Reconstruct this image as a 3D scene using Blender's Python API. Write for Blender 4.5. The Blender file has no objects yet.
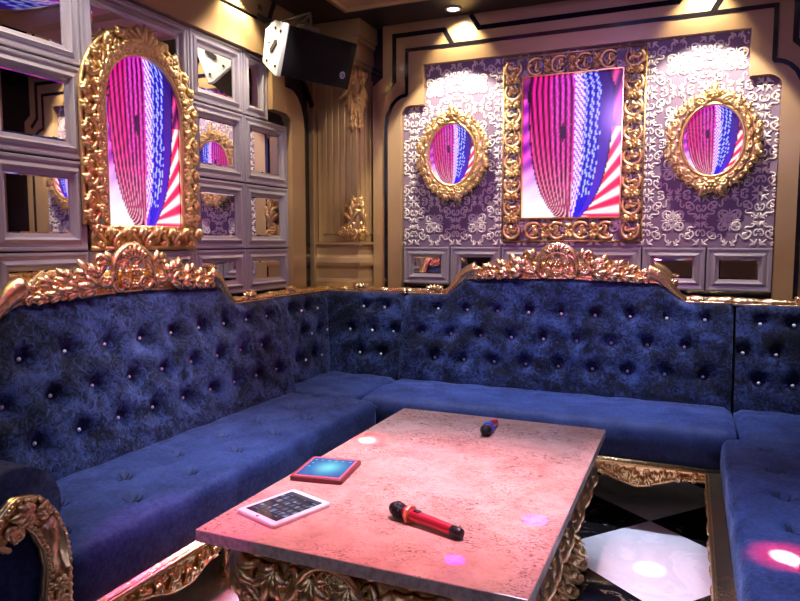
import bpy, bmesh, math, random
from math import sin, cos, pi, sqrt, exp, atan2, radians
from mathutils import Vector, Matrix
from mathutils.geometry import tessellate_polygon
random.seed(7)
S = bpy.context.scene
C = S.collection

# ------------------------------------------------------------------ camera
cam_d = bpy.data.cameras.new('camera'); cam = bpy.data.objects.new('camera', cam_d); C.objects.link(cam)
cam_d.sensor_fit = 'HORIZONTAL'; cam_d.sensor_width = 36; cam_d.lens = 668/800*36
cam_d.clip_start = .02
cam.location = (0, 0, 1.25)
cam.rotation_euler = (radians(90-5.005), 0, radians(23.387))
S.camera = cam
S.view_settings.view_transform = 'Standard'
S.view_settings.look = 'None'
S.view_settings.gamma = 1
S.view_settings.exposure = 0.0
S.view_settings.use_curve_mapping = False

# ------------------------------------------------------------------ world and lights
w = bpy.data.worlds.new('world'); S.world = w; w.use_nodes = True
w.node_tree.nodes['Background'].inputs[0].default_value = (.05, .04, .08, 1)
w.node_tree.nodes['Background'].inputs[1].default_value = .3
LX, RX, BY, FY, CZ = -2.25, .97, 3.98, -1.3, 2.6     # room limits

def lamp(name, kind, loc, power, col, rot=None, target=None, size=None, spot=None, blend=.3, radius=.03, size_y=None, parent=None, spread=None):
    l = bpy.data.lights.new(name, kind); l.energy = power; l.color = col
    if kind == 'AREA':
        l.size = size
        if spread: l.spread = radians(spread)
        if size_y: l.shape = 'RECTANGLE'; l.size_y = size_y
    else: l.shadow_soft_size = radius
    if kind == 'SPOT': l.spot_size = radians(spot); l.spot_blend = blend
    o = bpy.data.objects.new(name, l); C.objects.link(o); o.location = loc
    if target is not None:
        o.rotation_euler = (Vector(target)-Vector(loc)).to_track_quat('-Z', 'Y').to_euler()
    elif rot: o.rotation_euler = rot
    if parent: o.parent = parent
    return o
PANEL_STRENGTH = .5      # the picture panel in the ceiling tray
SCREEN_STRENGTH = 1.25    # the wall screens
DL_POWER = 20             # ceiling downlights near the walls
WARM = (1, .80, .50)
# unseen soft fills added near the camera, white and violet
lamp('fill_light_white', 'AREA', (-.9, -.3, 2.4), 4.5, (.9, .85, 1), target=(-.9, 2.4, .4), size=1.4)
lamp('fill_light_violet', 'AREA', (.75, .0, 2.3), 2, (.5, .35, 1), target=(-2, 2.6, 1.1), size=.6)
# spots in the tray edge aimed at the back wall
for x_ in (-1.33, .04):
    lamp('wall_spot', 'SPOT', (x_*.97-.02, 3.48, 2.56), 95, (1, .86, .68), target=(x_, BY, 1.62), spot=66, blend=.25, radius=.012)
for y_ in (1.75, 2.85):
    lamp('wall_spot', 'SPOT', (-1.80, y_, 2.56), 34, (1, .86, .78), target=(LX, y_, 1.65), spot=80, blend=.5, radius=.015)  # unseen pair added to brighten the left wall frames
lamp('wall_spot', 'SPOT', (-1.0, 2.8, 2.56), 42, (1, .84, .62), target=(-2.05, 3.77, 1.55), spot=36, blend=.6, radius=.02)  # unseen spot added to brighten the corner pillar
# cool fill added above the sofas to brighten the seat tops
lamp('seat_fill_light', 'AREA', (-1.62, 2.0, 2.62), 24, (.62, .70, 1), target=(-1.80, 2.0, .45), size=.10, size_y=2.6, spread=50)
lamp('seat_fill_light', 'AREA', (-.64, 3.27, 2.62), 12, (.62, .70, 1), target=(-.64, 3.34, .45), size=1.9, size_y=.10, spread=40)
lamp('seat_fill_light', 'AREA', (.40, 1.9, 2.62), 14, (.62, .70, 1), target=(.48, 1.9, .45), size=.10, size_y=2.4, spread=45)
lamp('stage_light_red', 'SPOT', (-.5, 1.9, 2.55), 240, (1, .03, .035), target=(-.72, 1.80, .5), spot=40, blend=.7, radius=.1)
lamp('stage_light_magenta', 'SPOT', (-.2, 1.2, 2.5), 55, (1, .1, .45), target=(-1.9, 2.2, 1.2), spot=40, blend=.9, radius=.15)
lamp('stage_light_magenta', 'SPOT', (-.3, 1.4, 2.5), 50, (1, .1, .40), target=(-.6, 3.9, 1.25), spot=34, blend=.9, radius=.15)
lamp('fill_light_violet', 'SPOT', (-.6, 1.1, 2.45), 70, (.50, .25, 1), target=(-.6, 3.98, 1.65), spot=60, blend=.9, radius=.15)  # violet fill added to tint the back wall's shadows
lamp('stage_light_magenta', 'SPOT', (-1.15, .9, 2.5), 160, (1, .08, .5), target=(-1.27, 1.55, 0), spot=16, blend=.3, radius=.02)
for tgt, pr, pw, cr, cw in (((-1.101, 2.23, .5), 1500, 1800, (1, .02, .06), (1, .6, .6)), ((.249, 1.888, .45), 5000, 12000, (1, .003, .02), (1, .45, .16))):
    src = (tgt[0]+.15, tgt[1]-.35, 2.5)
    lamp('beam_light_red', 'SPOT', src, pr, cr, target=tgt, spot=5.6, blend=1, radius=.004)
    lamp('beam_light_white', 'SPOT', src, pw, cw, target=tgt, spot=2.2, blend=.5, radius=.004)
lamp('beam_light_pink', 'SPOT', (-.3, 1.6, 2.5), 900, (1, .6, .7), target=(-.10, 2.64, 0), spot=2.6, blend=.5, radius=.01)
lamp('beam_light_pink', 'SPOT', (-.3, 1.6, 2.5), 200, (1, .50, .66), target=(-.08, 2.6, 0), spot=15, blend=1, radius=.02)
lamp('beam_light_violet', 'SPOT', (-.2, 1.0, 2.5), 5200, (.36, .01, 1), target=(-.359, 1.752, .5), spot=1.8, blend=.8, radius=.01)
lamp('beam_light_violet', 'SPOT', (-.2, 1.0, 2.5), 4200, (.36, .01, 1), target=(-.485, 1.449, .5), spot=1.3, blend=.8, radius=.01)

# ------------------------------------------------------------------ materials
def s2l(c): return tuple(((x/12.92) if x <= .04045 else ((x+.055)/1.055)**2.4) for x in c)
def mat(name, col, rough=.5, metal=0, spec=.5, coat=0, sheen=0, sheen_col=None, emit=None, es=0, trans=0):
    m = bpy.data.materials.new(name); m.use_nodes = True
    b = m.node_tree.nodes['Principled BSDF']
    b.inputs['Base Color'].default_value = (*col[:3], 1)
    b.inputs['Roughness'].default_value = rough; b.inputs['Metallic'].default_value = metal
    b.inputs['Specular IOR Level'].default_value = spec
    b.inputs['Coat Weight'].default_value = coat; b.inputs['Coat Roughness'].default_value = .08
    if sheen:
        b.inputs['Sheen Weight'].default_value = sheen; b.inputs['Sheen Roughness'].default_value = .35
        b.inputs['Sheen Tint'].default_value = (*(sheen_col or (1, 1, 1)), 1)
    if emit: b.inputs['Emission Color'].default_value = (*emit, 1); b.inputs['Emission Strength'].default_value = es
    if trans: b.inputs['Transmission Weight'].default_value = trans
    return m
def N(m, t, **k):
    n = m.node_tree.nodes.new(t)
    for a, v in k.items():
        if hasattr(n, a): setattr(n, a, v)
        else: n.inputs[a].default_value = v
    return n
def L(m, a, b): m.node_tree.links.new(a, b)
def ramp(m, fac, stops):
    r = N(m, 'ShaderNodeValToRGB'); e = r.color_ramp.elements
    e[0].position, e[0].color = stops[0][0], (*stops[0][1], 1)
    e[1].position, e[1].color = stops[-1][0], (*stops[-1][1], 1)
    for p, c in stops[1:-1]:
        x = e.new(p); x.color = (*c, 1)
    L(m, fac, r.inputs[0]); return r
def noise(m, scale, detail=3, rough=.5, dist=0, vec=None, sc=None):
    t = N(m, 'ShaderNodeTexCoord'); n = N(m, 'ShaderNodeTexNoise')
    n.inputs['Scale'].default_value = scale; n.inputs['Detail'].default_value = detail
    n.inputs['Roughness'].default_value = rough; n.inputs['Distortion'].default_value = dist
    if sc:
        mp = N(m, 'ShaderNodeMapping'); mp.inputs['Scale'].default_value = sc
        L(m, t.outputs['Object'], mp.inputs[0]); L(m, mp.outputs[0], n.inputs['Vector'])
    else: L(m, t.outputs['Object'], n.inputs['Vector'])
    return n
def bump(m, src, strength, dist=.01):
    b = N(m, 'ShaderNodeBump'); b.inputs['Strength'].default_value = strength; b.inputs['Distance'].default_value = dist
    L(m, src, b.inputs['Height']); L(m, b.outputs[0], m.node_tree.nodes['Principled BSDF'].inputs['Normal'])
def P(m): return m.node_tree.nodes['Principled BSDF']

def velvet(name='crushed_blue_velvet', stops=[(.42, (.001, .002, .010)), (.49, (.005, .010, .048)), (.61, (.032, .060, .21))], bs=.9, sc=34):
    m = mat(name, (.01, .02, .12), .62, sheen=.55, sheen_col=(.34, .45, .95), spec=.2)
    n = noise(m, sc, 9, .82, 1.6 if sc < 50 else .3)
    n2 = noise(m, 7, 4, .6, .8)
    k2 = N(m, 'ShaderNodeMath', operation='MULTIPLY_ADD'); L(m, n2.outputs[0], k2.inputs[0]); k2.inputs[1].default_value = .5; k2.inputs[2].default_value = -.25
    mx = N(m, 'ShaderNodeMath', operation='ADD'); L(m, n.outputs[0], mx.inputs[0]); L(m, k2.outputs[0], mx.inputs[1])
    r = ramp(m, mx.outputs[0], stops)  # noise puts the nap's light and dark patches into the base colour
    hf = N(m, 'ShaderNodeMath', operation='MULTIPLY'); hf.inputs[1].default_value = 1
    L(m, mx.outputs[0], hf.inputs[0]); L(m, hf.outputs[0], r.inputs[0])
    L(m, r.outputs[0], P(m).inputs['Base Color'])
    rs = ramp(m, hf.outputs[0], [(.40, (.05,)*3), (.62, (.8,)*3)])
    L(m, rs.outputs[0], P(m).inputs['Sheen Weight'])
    bump(m, n.outputs[0], bs, .012)
    return m
VELVET = velvet()
VELVET_SEAT = velvet('smooth_blue_velvet', [(.34, (.010, .017, .068)), (.5, (.020, .034, .125)), (.68, (.036, .058, .185))], .25, 70)
def gold(name='polished_gold', col=(1, .72, .34), rough=.2, bs=.5, sc=60):
    m = mat(name, col, rough, 1)
    n = noise(m, sc, 4, .6, .6); bump(m, n.outputs[0], bs, .006)
    return m
GOLD = gold(rough=.27)
GOLD_PALE = gold('pale_gold_foil', (.95, .76, .42), .3, .8, 26)
GOLD_FRAME = gold('gilded_frame', (.97, .70, .33), .34, .5, 80)
def lacquer():
    m = mat('gold_lacquer', (.42, .26, .11), .28, .35, coat=.4)
    n = noise(m, 3, 3, .5)
    r = ramp(m, n.outputs[0], [(.3, (.45, .295, .15)), (.7, (.53, .365, .20))])
    L(m, r.outputs[0], P(m).inputs['Base Color']); return m
LACQ = lacquer()
BLACK = mat('black_gloss', (.006, .006, .010), .12, 0, coat=.5)
CEIL = mat('black_ceiling_gloss', (.008, .007, .010), .35, spec=.25)
LILAC = mat('silver_lilac_lacquer', (.43, .40, .47), .28, .35, coat=.3)
MIRROR = mat('mirror_glass', (.88, .86, .90), .015, 1)
FRET = mat('silver_white_relief', (.82, .78, .74), .35, .2)
FRETB = mat('plum_panel', (.21, .15, .23), .5)
RIM = mat('plain_gold', (1, .66, .28), .25, 1)
DARKWALL = mat('dark_tan_wall', (.36, .26, .16), .5)
BLACKP = mat('black_plastic', (.012, .012, .014), .4)
GREYP = mat('grey_speaker_paint', (.62, .66, .65), .45)
CRYSTAL = mat('crystal', (.9, .92, 1), .15, .2, coat=1)

def attr_mat(name, strength, rough=.15):
    m = mat(name, (.02, .02, .02), rough)
    a = N(m, 'ShaderNodeAttribute', attribute_name='Col')
    L(m, a.outputs['Color'], P(m).inputs['Emission Color']); P(m).inputs['Emission Strength'].default_value = strength
    return m
SCREEN = attr_mat('lit_picture_screen', SCREEN_STRENGTH)
CEILSCREEN = attr_mat('lit_ceiling_picture', PANEL_STRENGTH)
TABSCREEN = attr_mat('tablet_display', 1.0, .08)

def floor_mat():
    m = mat('marble_checker_tile', (.8, .8, .8), .06, spec=.6)
    t = N(m, 'ShaderNodeTexCoord'); mp = N(m, 'ShaderNodeMapping')
    a = radians(50.5); s = .553
    # node-space: rotate so that tiles run diagonally, one tile corner at (-.122, 3.114)
    mp.vector_type = 'POINT'; mp.inputs['Rotation'].default_value = (0, 0, -a)
    mp.inputs['Scale'].default_value = (1/s,)*3
    x0, y0 = -.122/s, 3.114/s
    rx, ry = x0*cos(-a)-y0*sin(-a), x0*sin(-a)+y0*cos(-a)
    mp.inputs['Location'].default_value = (-rx+20, -ry+20, .5)
    L(m, t.outputs['Object'], mp.inputs[0])
    ck = N(m, 'ShaderNodeTexChecker'); ck.inputs['Scale'].default_value = 1
    L(m, mp.outputs[0], ck.inputs['Vector'])
    n = noise(m, 3.0, 8, .6, 1.5)
    wv = ramp(m, n.outputs[0], [(.35, (.86, .84, .84)), (.5, (.78, .77, .78)), (.56, (.9, .88, .88)), (.8, (.74, .73, .75))])
    n2 = noise(m, 6, 8, .72, 2.5)
    bv = ramp(m, n2.outputs[0], [(.40, (.008, .007, .008)), (.60, (.012, .010, .010)), (.625, (.30, .24, .17)), (.65, (.012, .010, .010))])
    mx = N(m, 'ShaderNodeMix', data_type='RGBA')
    L(m, ck.outputs['Fac'], mx.inputs[0]); L(m, wv.outputs[0], mx.inputs[6]); L(m, bv.outputs[0], mx.inputs[7])
    L(m, mx.outputs[2], P(m).inputs['Base Color'])
    return m
FLOOR = floor_mat()
def stone():
    m = mat('polished_pink_stone', (.6, .45, .4), .13, spec=.5)
    n = noise(m, 9, 6, .65, .4); r = ramp(m, n.outputs[0], [(.3, (.43, .225, .18)), (.55, (.56, .32, .255)), (.75, (.64, .40, .32))])
    n2 = noise(m, 60, 6, .75, 1.4, sc=(1, 1.7, 1)); r2 = ramp(m, n2.outputs[0], [(.40, (.10, .03, .03)), (.485, (1, 1, 1))])
    n3 = noise(m, 7, 3, .6); r3 = ramp(m, n3.outputs[0], [(.42, (1, 1, 1)), (.62, (.15, .15, .15))])
    mm = N(m, 'ShaderNodeMix', data_type='RGBA', blend_type='MULTIPLY'); 
    inv = N(m, 'ShaderNodeMath', operation='MULTIPLY'); inv.inputs[1].default_value = .85
    L(m, r3.outputs[0], inv.inputs[0]); L(m, inv.outputs[0], mm.inputs[0])
    L(m, r.outputs[0], mm.inputs[6]); L(m, r2.outputs[0], mm.inputs[7]); L(m, mm.outputs[2], P(m).inputs['Base Color'])
    return m
STONE = stone()
STONE_EDGE = mat('grey_stone_edge', (.30, .29, .30), .4)
nn = noise(STONE_EDGE, 60, 4, .6); rr = ramp(STONE_EDGE, nn.outputs[0], [(.3, (.30, .30, .30)), (.6, (.62, .61, .60))]); L(STONE_EDGE, rr.outputs[0], P(STONE_EDGE).inputs['Base Color'])

# ------------------------------------------------------------------ mesh helpers
class MB:
    def __init__(s): s.v = []; s.f = []; s.mi = []
    def add(s, vs, fs, mi=0):
        o = len(s.v); s.v += [tuple(x) for x in vs]; s.f += [tuple(i+o for i in f) for f in fs]; s.mi += [mi]*len(fs)
    def box(s, x0, x1, y0, y1, z0, z1, mi=0):
        s.add([(x, y, z) for x in (x0, x1) for y in (y0, y1) for z in (z0, z1)],
              [(0, 1, 3, 2), (4, 6, 7, 5), (0, 4, 5, 1), (2, 3, 7, 6), (0, 2, 6, 4), (1, 5, 7, 3)], mi)
    def prism(s, poly, c0, c1, f, mi=0):
        n = len(poly)
        s.add([f(a, b, c0) for a, b in poly]+[f(a, b, c1) for a, b in poly],
              [tuple(range(n))[::-1], tuple(range(n, 2*n))]+[(i, (i+1) % n, (i+1) % n+n, i+n) for i in range(n)], mi)
    def sweep(s, pts, rad, f, k=6, flat=.8, mi=0):
        """tapered tube along pts (a,b,c) of a local plane, then mapped by f"""
        n = len(pts); vs = []
        for i, p in enumerate(pts):
            q0 = pts[max(i-1, 0)]; q1 = pts[min(i+1, n-1)]
            tx, ty = q1[0]-q0[0], q1[1]-q0[1]; l = sqrt(tx*tx+ty*ty) or 1; sx, sy = -ty/l, tx/l
            c = p[2] if len(p) > 2 else 0; r = rad[i]
            for j in range(k):
                a = 2*pi*j/k
                vs.append(f(p[0]+sx*r*cos(a), p[1]+sy*r*cos(a), c+r*flat*sin(a)))
        fs = [(i*k+j, i*k+(j+1) % k, (i+1)*k+(j+1) % k, (i+1)*k+j) for i in range(n-1) for j in range(k)]
        fs += [tuple(range(k))[::-1], tuple(range((n-1)*k, n*k))]
        s.add(vs, fs, mi)
    def blob(s, x, y, c, rx, ry, rz, f, k=8, m=5, mi=0):
        vs = []; fs = []
        for i in range(m+1):
            t = pi*i/m
            for j in range(k):
                a = 2*pi*j/k
                vs.append(f(x+rx*sin(t)*cos(a), y+ry*sin(t)*sin(a), c+rz*cos(t)))
        for i in range(m):
            for j in range(k): fs.append((i*k+j, i*k+(j+1) % k, (i+1)*k+(j+1) % k, (i+1)*k+j))
        s.add(vs, fs, mi)
    def grid(s, vs, nu, nv, mi=0, closed=False):
        """vs: nu rows of nv"""
        fs = []
        for i in range(nu-1):
            for j in range(nv-(0 if closed else 1)):
                fs.append((i*nv+j, i*nv+(j+1) % nv, (i+1)*nv+(j+1) % nv, (i+1)*nv+j))
        s.add(vs, fs, mi)
    def lathe(s, prof, f, k=20, mi=0):
        """prof: (radius, height); f maps (x,y,h)"""
        vs = [f(r*cos(2*pi*j/k), r*sin(2*pi*j/k), h) for r, h in prof for j in range(k)]
        s.grid(vs, len(prof), k, mi, True)
        o = len(s.v)-len(vs); n = len(prof)
        s.f.append(tuple(o+j for j in range(k))[::-1]); s.mi.append(mi)
        s.f.append(tuple(o+(n-1)*k+j for j in range(k))); s.mi.append(mi)
    def build(s, name, mats, parent=None, smooth=True, bevel=0, loc=None, fix=True, seg=2):
        me = bpy.data.meshes.new(name); me.from_pydata(s.v, [], s.f)
        if not isinstance(mats, (list, tuple)): mats = [mats]
        for m in mats: me.materials.append(m)
        if len(mats) > 1: me.polygons.foreach_set('material_index', s.mi)
        if fix:
            bm = bmesh.new(); bm.from_mesh(me); bmesh.ops.remove_doubles(bm, verts=bm.verts, dist=1e-6)
            bmesh.ops.recalc_face_normals(bm, faces=bm.faces); bm.to_mesh(me); bm.free()
        me.polygons.foreach_set('use_smooth', [smooth]*len(me.polygons))
        o = bpy.data.objects.new(name, me); C.objects.link(o)
        if parent: o.parent = parent
        if loc: o.location = loc
        if bevel:
            b = o.modifiers.new('bevel', 'BEVEL'); b.width = bevel; b.segments = seg; b.limit_method = 'ANGLE'; b.angle_limit = radians(40)
            try: me.set_sharp_from_angle(angle=radians(35))
            except Exception: pass
        elif smooth == 'auto' or smooth == 2:
            me.set_sharp_from_angle(angle=radians(35))
        return o
def tag(o, label=None, cat=None, group=None, kind=None):
    if label: o['label'] = label
    if cat: o['category'] = cat
    if group: o['group'] = group
    if kind: o['kind'] = kind
    return o
def thing(name, label, cat, loc=(0, 0, 0), rz=0, group=None):
    o = bpy.data.objects.new(name, None); C.objects.link(o); o.location = loc; o.rotation_euler = (0, 0, rz)
    o.empty_display_size = .1
    return tag(o, label, cat, group)
def struct(o): o['kind'] = 'structure'; return o
def XYZ(a, b, c): return (a, b, c)

# ---- scroll work, all in a local plane (a, b) with relief c
def clo(x, y, ang, Ln, d, a, b, n=12):
    """path whose curvature grows: a volute"""
    out = [(x, y)]; st = Ln/n
    for i in range(n):
        t = (i+.5)/n; th = ang+d*(a*t+b*t*t)
        x += st*cos(th); y += st*sin(th); out.append((x, y))
    return out
def stroke(mb, pts, r0, r1, f, c=0, lift=0, k=6, flat=.8, tip=False):
    n = len(pts); rad = []; P3 = []
    for i, p in enumerate(pts):
        t = i/(n-1); r = r0+(r1-r0)*t
        if tip and t > .9: r *= .45
        rad.append(r); P3.append((p[0], p[1], c+lift*sin(pi*t)))
    mb.sweep(P3, rad, f, k, flat)
def cscroll(mb, x, y, ang, Ln, r, f, side=1, s=False, a=1.2, b=4.2, c=0, n=11, k=6, lift=0):
    p1 = clo(x, y, ang, Ln/2, side, a, b, n); p2 = clo(x, y, ang+pi, Ln/2, side if s else -side, a, b, n)
    pts = p2[::-1]+p1[1:]; m = len(pts)
    rad = [r*(.42+.58*sin(pi*i/(m-1))**.8) for i in range(m)]
    mb.sweep([(p[0], p[1], c+lift*sin(pi*i/(m-1))) for i, p in enumerate(pts)], rad, f, k, .85)
    for e in (pts[0], pts[-1]): mb.blob(e[0], e[1], c, r*.85, r*.85, r*.9, f, 6, 4)
def leaf(mb, x, y, ang, Ln, r, f, lobes=2, c=0, spread=.42, k=5, n=6):
    for i in range(-lobes, lobes+1):
        l = Ln*(1-.22*abs(i)); d = 1 if i >= 0 else -1
        pts = clo(x, y, ang+i*spread, l, d, .2*abs(i), .9*abs(i)*.6, n)
        m = len(pts); rad = [r*(.5+.9*sin(pi*min(1, .15+.85*j/(m-1)))) *(1 if j < m-1 else .35) for j in range(m)]
        mb.sweep([(p[0], p[1], c+r*.5*sin(pi*j/(m-1))) for j, p in enumerate(pts)], rad, f, k, .8)
def rosette(mb, x, y, R, f, c=0, n=6):
    for i in range(n):
        a = 2*pi*i/n; mb.blob(x+R*.58*cos(a), y+R*.58*sin(a), c, R*.36, R*.36, R*.3, f, 6, 4)
    mb.blob(x, y, c+R*.1, R*.3, R*.3, R*.35, f, 6, 4)

# ================================================================== STRUCTURE
b = MB(); b.box(LX-.3, RX+.3, FY-.3, BY+.3, -.1, 0); struct(b.build('floor', FLOOR, smooth=False))
b = MB(); b.box(LX-.15, LX, FY-.1, BY+.15, 0, 2.95); struct(b.build('wall_left', BLACK, smooth=False))
b = MB(); b.box(LX, RX, BY, BY+.15, 0, 2.95); struct(b.build('wall_back', BLACK, smooth=False))
b = MB(); b.box(RX, RX+.15, FY-.1, BY+.15, 0, 2.95); struct(b.build('wall_right', DARKWALL, smooth=False))
b = MB(); b.box(LX, RX, FY-.15, FY, 0, 2.95); struct(b.build('wall_front', DARKWALL, smooth=False))
# ceiling: black gloss soffit ring around a deep tray, tray lid above
TX0, TX1, TY0, TY1 = -1.885, .65, -.9, 3.555
b = MB()
b.box(LX, TX0+.02, FY, BY, CZ, CZ+.06); b.box(TX1-.02, RX, FY, BY, CZ, CZ+.06)
b.box(TX0+.02, TX1-.02, TY1-.02, BY, CZ, CZ+.06); b.box(TX0+.02, TX1-.02, FY, TY0+.02, CZ, CZ+.06)
b.box(LX, RX, FY, BY, CZ+.27, CZ+.33)
struct(b.build('ceiling', CEIL, smooth=False))
# stepped gold moulding around the tray (mitred profile)
def rect_profile(mb, x0, x1, y0, y1, prof, f, mi=0):
    """prof: list of (inset, height); closed rectangular ring"""
    vs = []
    for ins, h in prof:
        vs += [f(x0+ins, y0+ins, h), f(x1-ins, y0+ins, h), f(x1-ins, y1-ins, h), f(x0+ins, y1-ins, h)]
    mb.grid(vs, len(prof), 4, mi, True)
b = MB()
rect_profile(b, TX0, TX1, TY0, TY1, [(0, CZ+.0), (0, CZ-.025), (.03, CZ-.03), (.035, CZ-.012), (.10, CZ+.0), (.105, CZ-.008), (.125, CZ-.008), (.14, CZ+.02), (.15, CZ+.10), (.19, CZ+.13), (.20, CZ+.27)], XYZ)
struct(b.build('trim_1', LACQ, smooth=False, fix=False))
b = MB()
rect_profile(b, TX0+.2, TX1-.2, TY0+.2, TY1-.2, [(0, CZ+.262), (.25, CZ+.262), (.25, CZ+.268)], XYZ)
struct(b.build('trim_2', LACQ, smooth=False, fix=False))

# ---- gold and black inlaid surround of the back wall and of the left wall
def arc(cx, cy, r, a0, a1, n=10): return [(cx+r*cos(radians(a0+(a1-a0)*i/n)), cy+r*sin(radians(a0+(a1-a0)*i/n))) for i in range(n+1)]
def strip(mb, pts, wd, c0, c1, f):
    """band of width wd along an open polyline, mitred"""
    n = len(pts); Lf = []; Rt = []
    for i in range(n):
        def nrm(p, q):
            dx, dy = q[0]-p[0], q[1]-p[1]; l = sqrt(dx*dx+dy*dy); return (-dy/l, dx/l)
        if i == 0: nx, ny = nrm(pts[0], pts[1]); k = 1
        elif i == n-1: nx, ny = nrm(pts[-2], pts[-1]); k = 1
        else:
            a = nrm(pts[i-1], pts[i]); c = nrm(pts[i], pts[i+1]); nx, ny = a[0]+c[0], a[1]+c[1]
            l = sqrt(nx*nx+ny*ny); nx /= l; ny /= l; k = 1/max(.4, nx*a[0]+ny*a[1])
        Lf.append((pts[i][0]+nx*wd/2*k, pts[i][1]+ny*wd/2*k)); Rt.append((pts[i][0]-nx*wd/2*k, pts[i][1]-ny*wd/2*k))
    for i in range(n-1):
        mb.prism([Rt[i], Rt[i+1], Lf[i+1], Lf[i]], c0, c1, f)
def ring(mb, outer, inner, c0, c1, f):
    """closed plate between two loops of equal length (quads), front and inner/outer edges"""
    poly = list(outer)+list(inner)[::-1]; n = len(poly)
    tris = tessellate_polygon([[Vector((a, q, 0)) for a, q in poly]])
    vs = [f(*p, c1) for p in poly]+[f(*p, c0) for p in poly]
    mb.add(vs, [tuple(t_) for t_ in tris]+[tuple(n+i for i in t_)[::-1] for t_ in tris]+[(i, (i+1) % n, (i+1) % n+n, i+n) for i in range(n)])
# half outlines relative to the centre line, t = distance from the centre, listed from bottom to top
def half_inner():    # opening of the panel
    return [(1.045, .96), (1.045, 2.03)]+arc(.98, 2.03, .065, 0, 90, 8)[1:]+[(.895, 2.095), (.895, 2.335)]
def half_C():        # line between inner frame and outer field
    return [(1.145, .96), (1.145, 1.97)]+[(1.005+.14*cos(radians(a)), 1.97+.19*sin(radians(a))) for a in (22, 45, 60, 72, 81, 86, 89)]+[(1.003, 2.168), (1.003, 2.43)]
def full(half, cx): return [(cx+t, z) for t, z in half]+[(cx-t, z) for t, z in half[::-1]]
BC = -.645
fb = lambda a, z, c: (a, BY-c, z)
hi, hc = full(half_inner(), BC), full(half_C(), BC)
b = MB(); ring(b, hc, hi, 0, .062, fb)
b.box(BC-1.145, BC-1.045, BY-.062, BY, 0, .96); b.box(BC+1.045, BC+1.145, BY-.062, BY, 0, .96)
struct(b.build('trim_3', LACQ, smooth=False))
# outer field
ho = full([(1.245, .96), (1.245, 2.235), (1.175, 2.285), (1.175, CZ)], BC)
b = MB(); ring(b, ho, hc, 0, .045, fb); b.box(BC-1.245, BC-1.145, BY-.045, BY, 0, .96); b.box(BC+1.145, BC+1.245, BY-.045, BY, 0, .96)
struct(b.build('trim_4', LACQ, smooth=False))
b = MB()
strip(b, [(x, z) for x, z in hc], .022, .03, .066, fb)
for s in (1, -1):
    A = [(1.165, 2.185), (1.095, 2.255), (1.095, 2.53), (.765, 2.53), (.71, 2.435)]
    strip(b, [(BC+s*t, z) for t, z in A], .028, .04, .048, fb)
    Bs = [(.60, 2.6), (.545, 2.515), (0, 2.515)]
    strip(b, [(BC+s*t, z) for t, z in Bs], .028, .04, .048, fb)
struct(b.build('trim_5', BLACK, smooth=False))

# left wall surround; local t along Y, opening ends at Y=3.455 (narrow top ends at 3.25)
fl = lambda a, z, c: (LX+c, a, z)
LYE = 3.455
def left_half(h, sh): return [(LYE+sh+(t-1.045)*1.0, z-.055) for t, z in h]
li = [(LYE, .0), (LYE, 1.935)]+[(LYE-.065+.065*cos(radians(a)), 1.935+.065*sin(radians(a))) for a in (15, 30, 45, 60, 75, 90)]+[(3.26, 2.0), (3.26, 2.275), (FY, 2.275)]
lc = [(3.60, .0), (3.60, 1.93)]+[(3.44+.16*cos(radians(a)), 1.93+.22*sin(radians(a))) for a in (20, 40, 58, 74, 84, 90)]+[(3.39, 2.15), (3.39, 2.45), (FY, 2.45)]
b = MB(); ring(b, lc, li, 0, .055, fl); struct(b.build('trim_6', LACQ, smooth=False))
b = MB()
strip(b, [(3.66, 0), (3.66, 1.95)]+[(3.46+.20*cos(radians(a)), 1.95+.25*sin(radians(a))) for a in (20, 40, 58, 74)]+[(3.44, 2.20), (3.44, 2.462), (FY, 2.462)], .06, .0, .03, fl)
strip(b, [(3.72, 2.1), (3.60, 2.25), (3.60, 2.5)], .03, .03, .048, fl)
strip(b, [(3.31, 2.6), (3.255, 2.49), (3.255, 2.455)], .026, .03, .048, fl)
strip(b, [(2.9, 2.6), (2.96, 2.525), (2.9-.0, 2.525)][:2], .026, .03, .048, fl)
struct(b.build('trim_7', BLACK, smooth=False))
b = MB(); b.box(LX, LX+.04, FY, 3.98, 2.478, CZ); b.box(LX, LX+.045, 3.72, 3.80, 0, CZ); b.box(LX, LX+.04, 3.47, 3.72, 2.25, 2.478)
struct(b.build('trim_8', LACQ, smooth=False))

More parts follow.
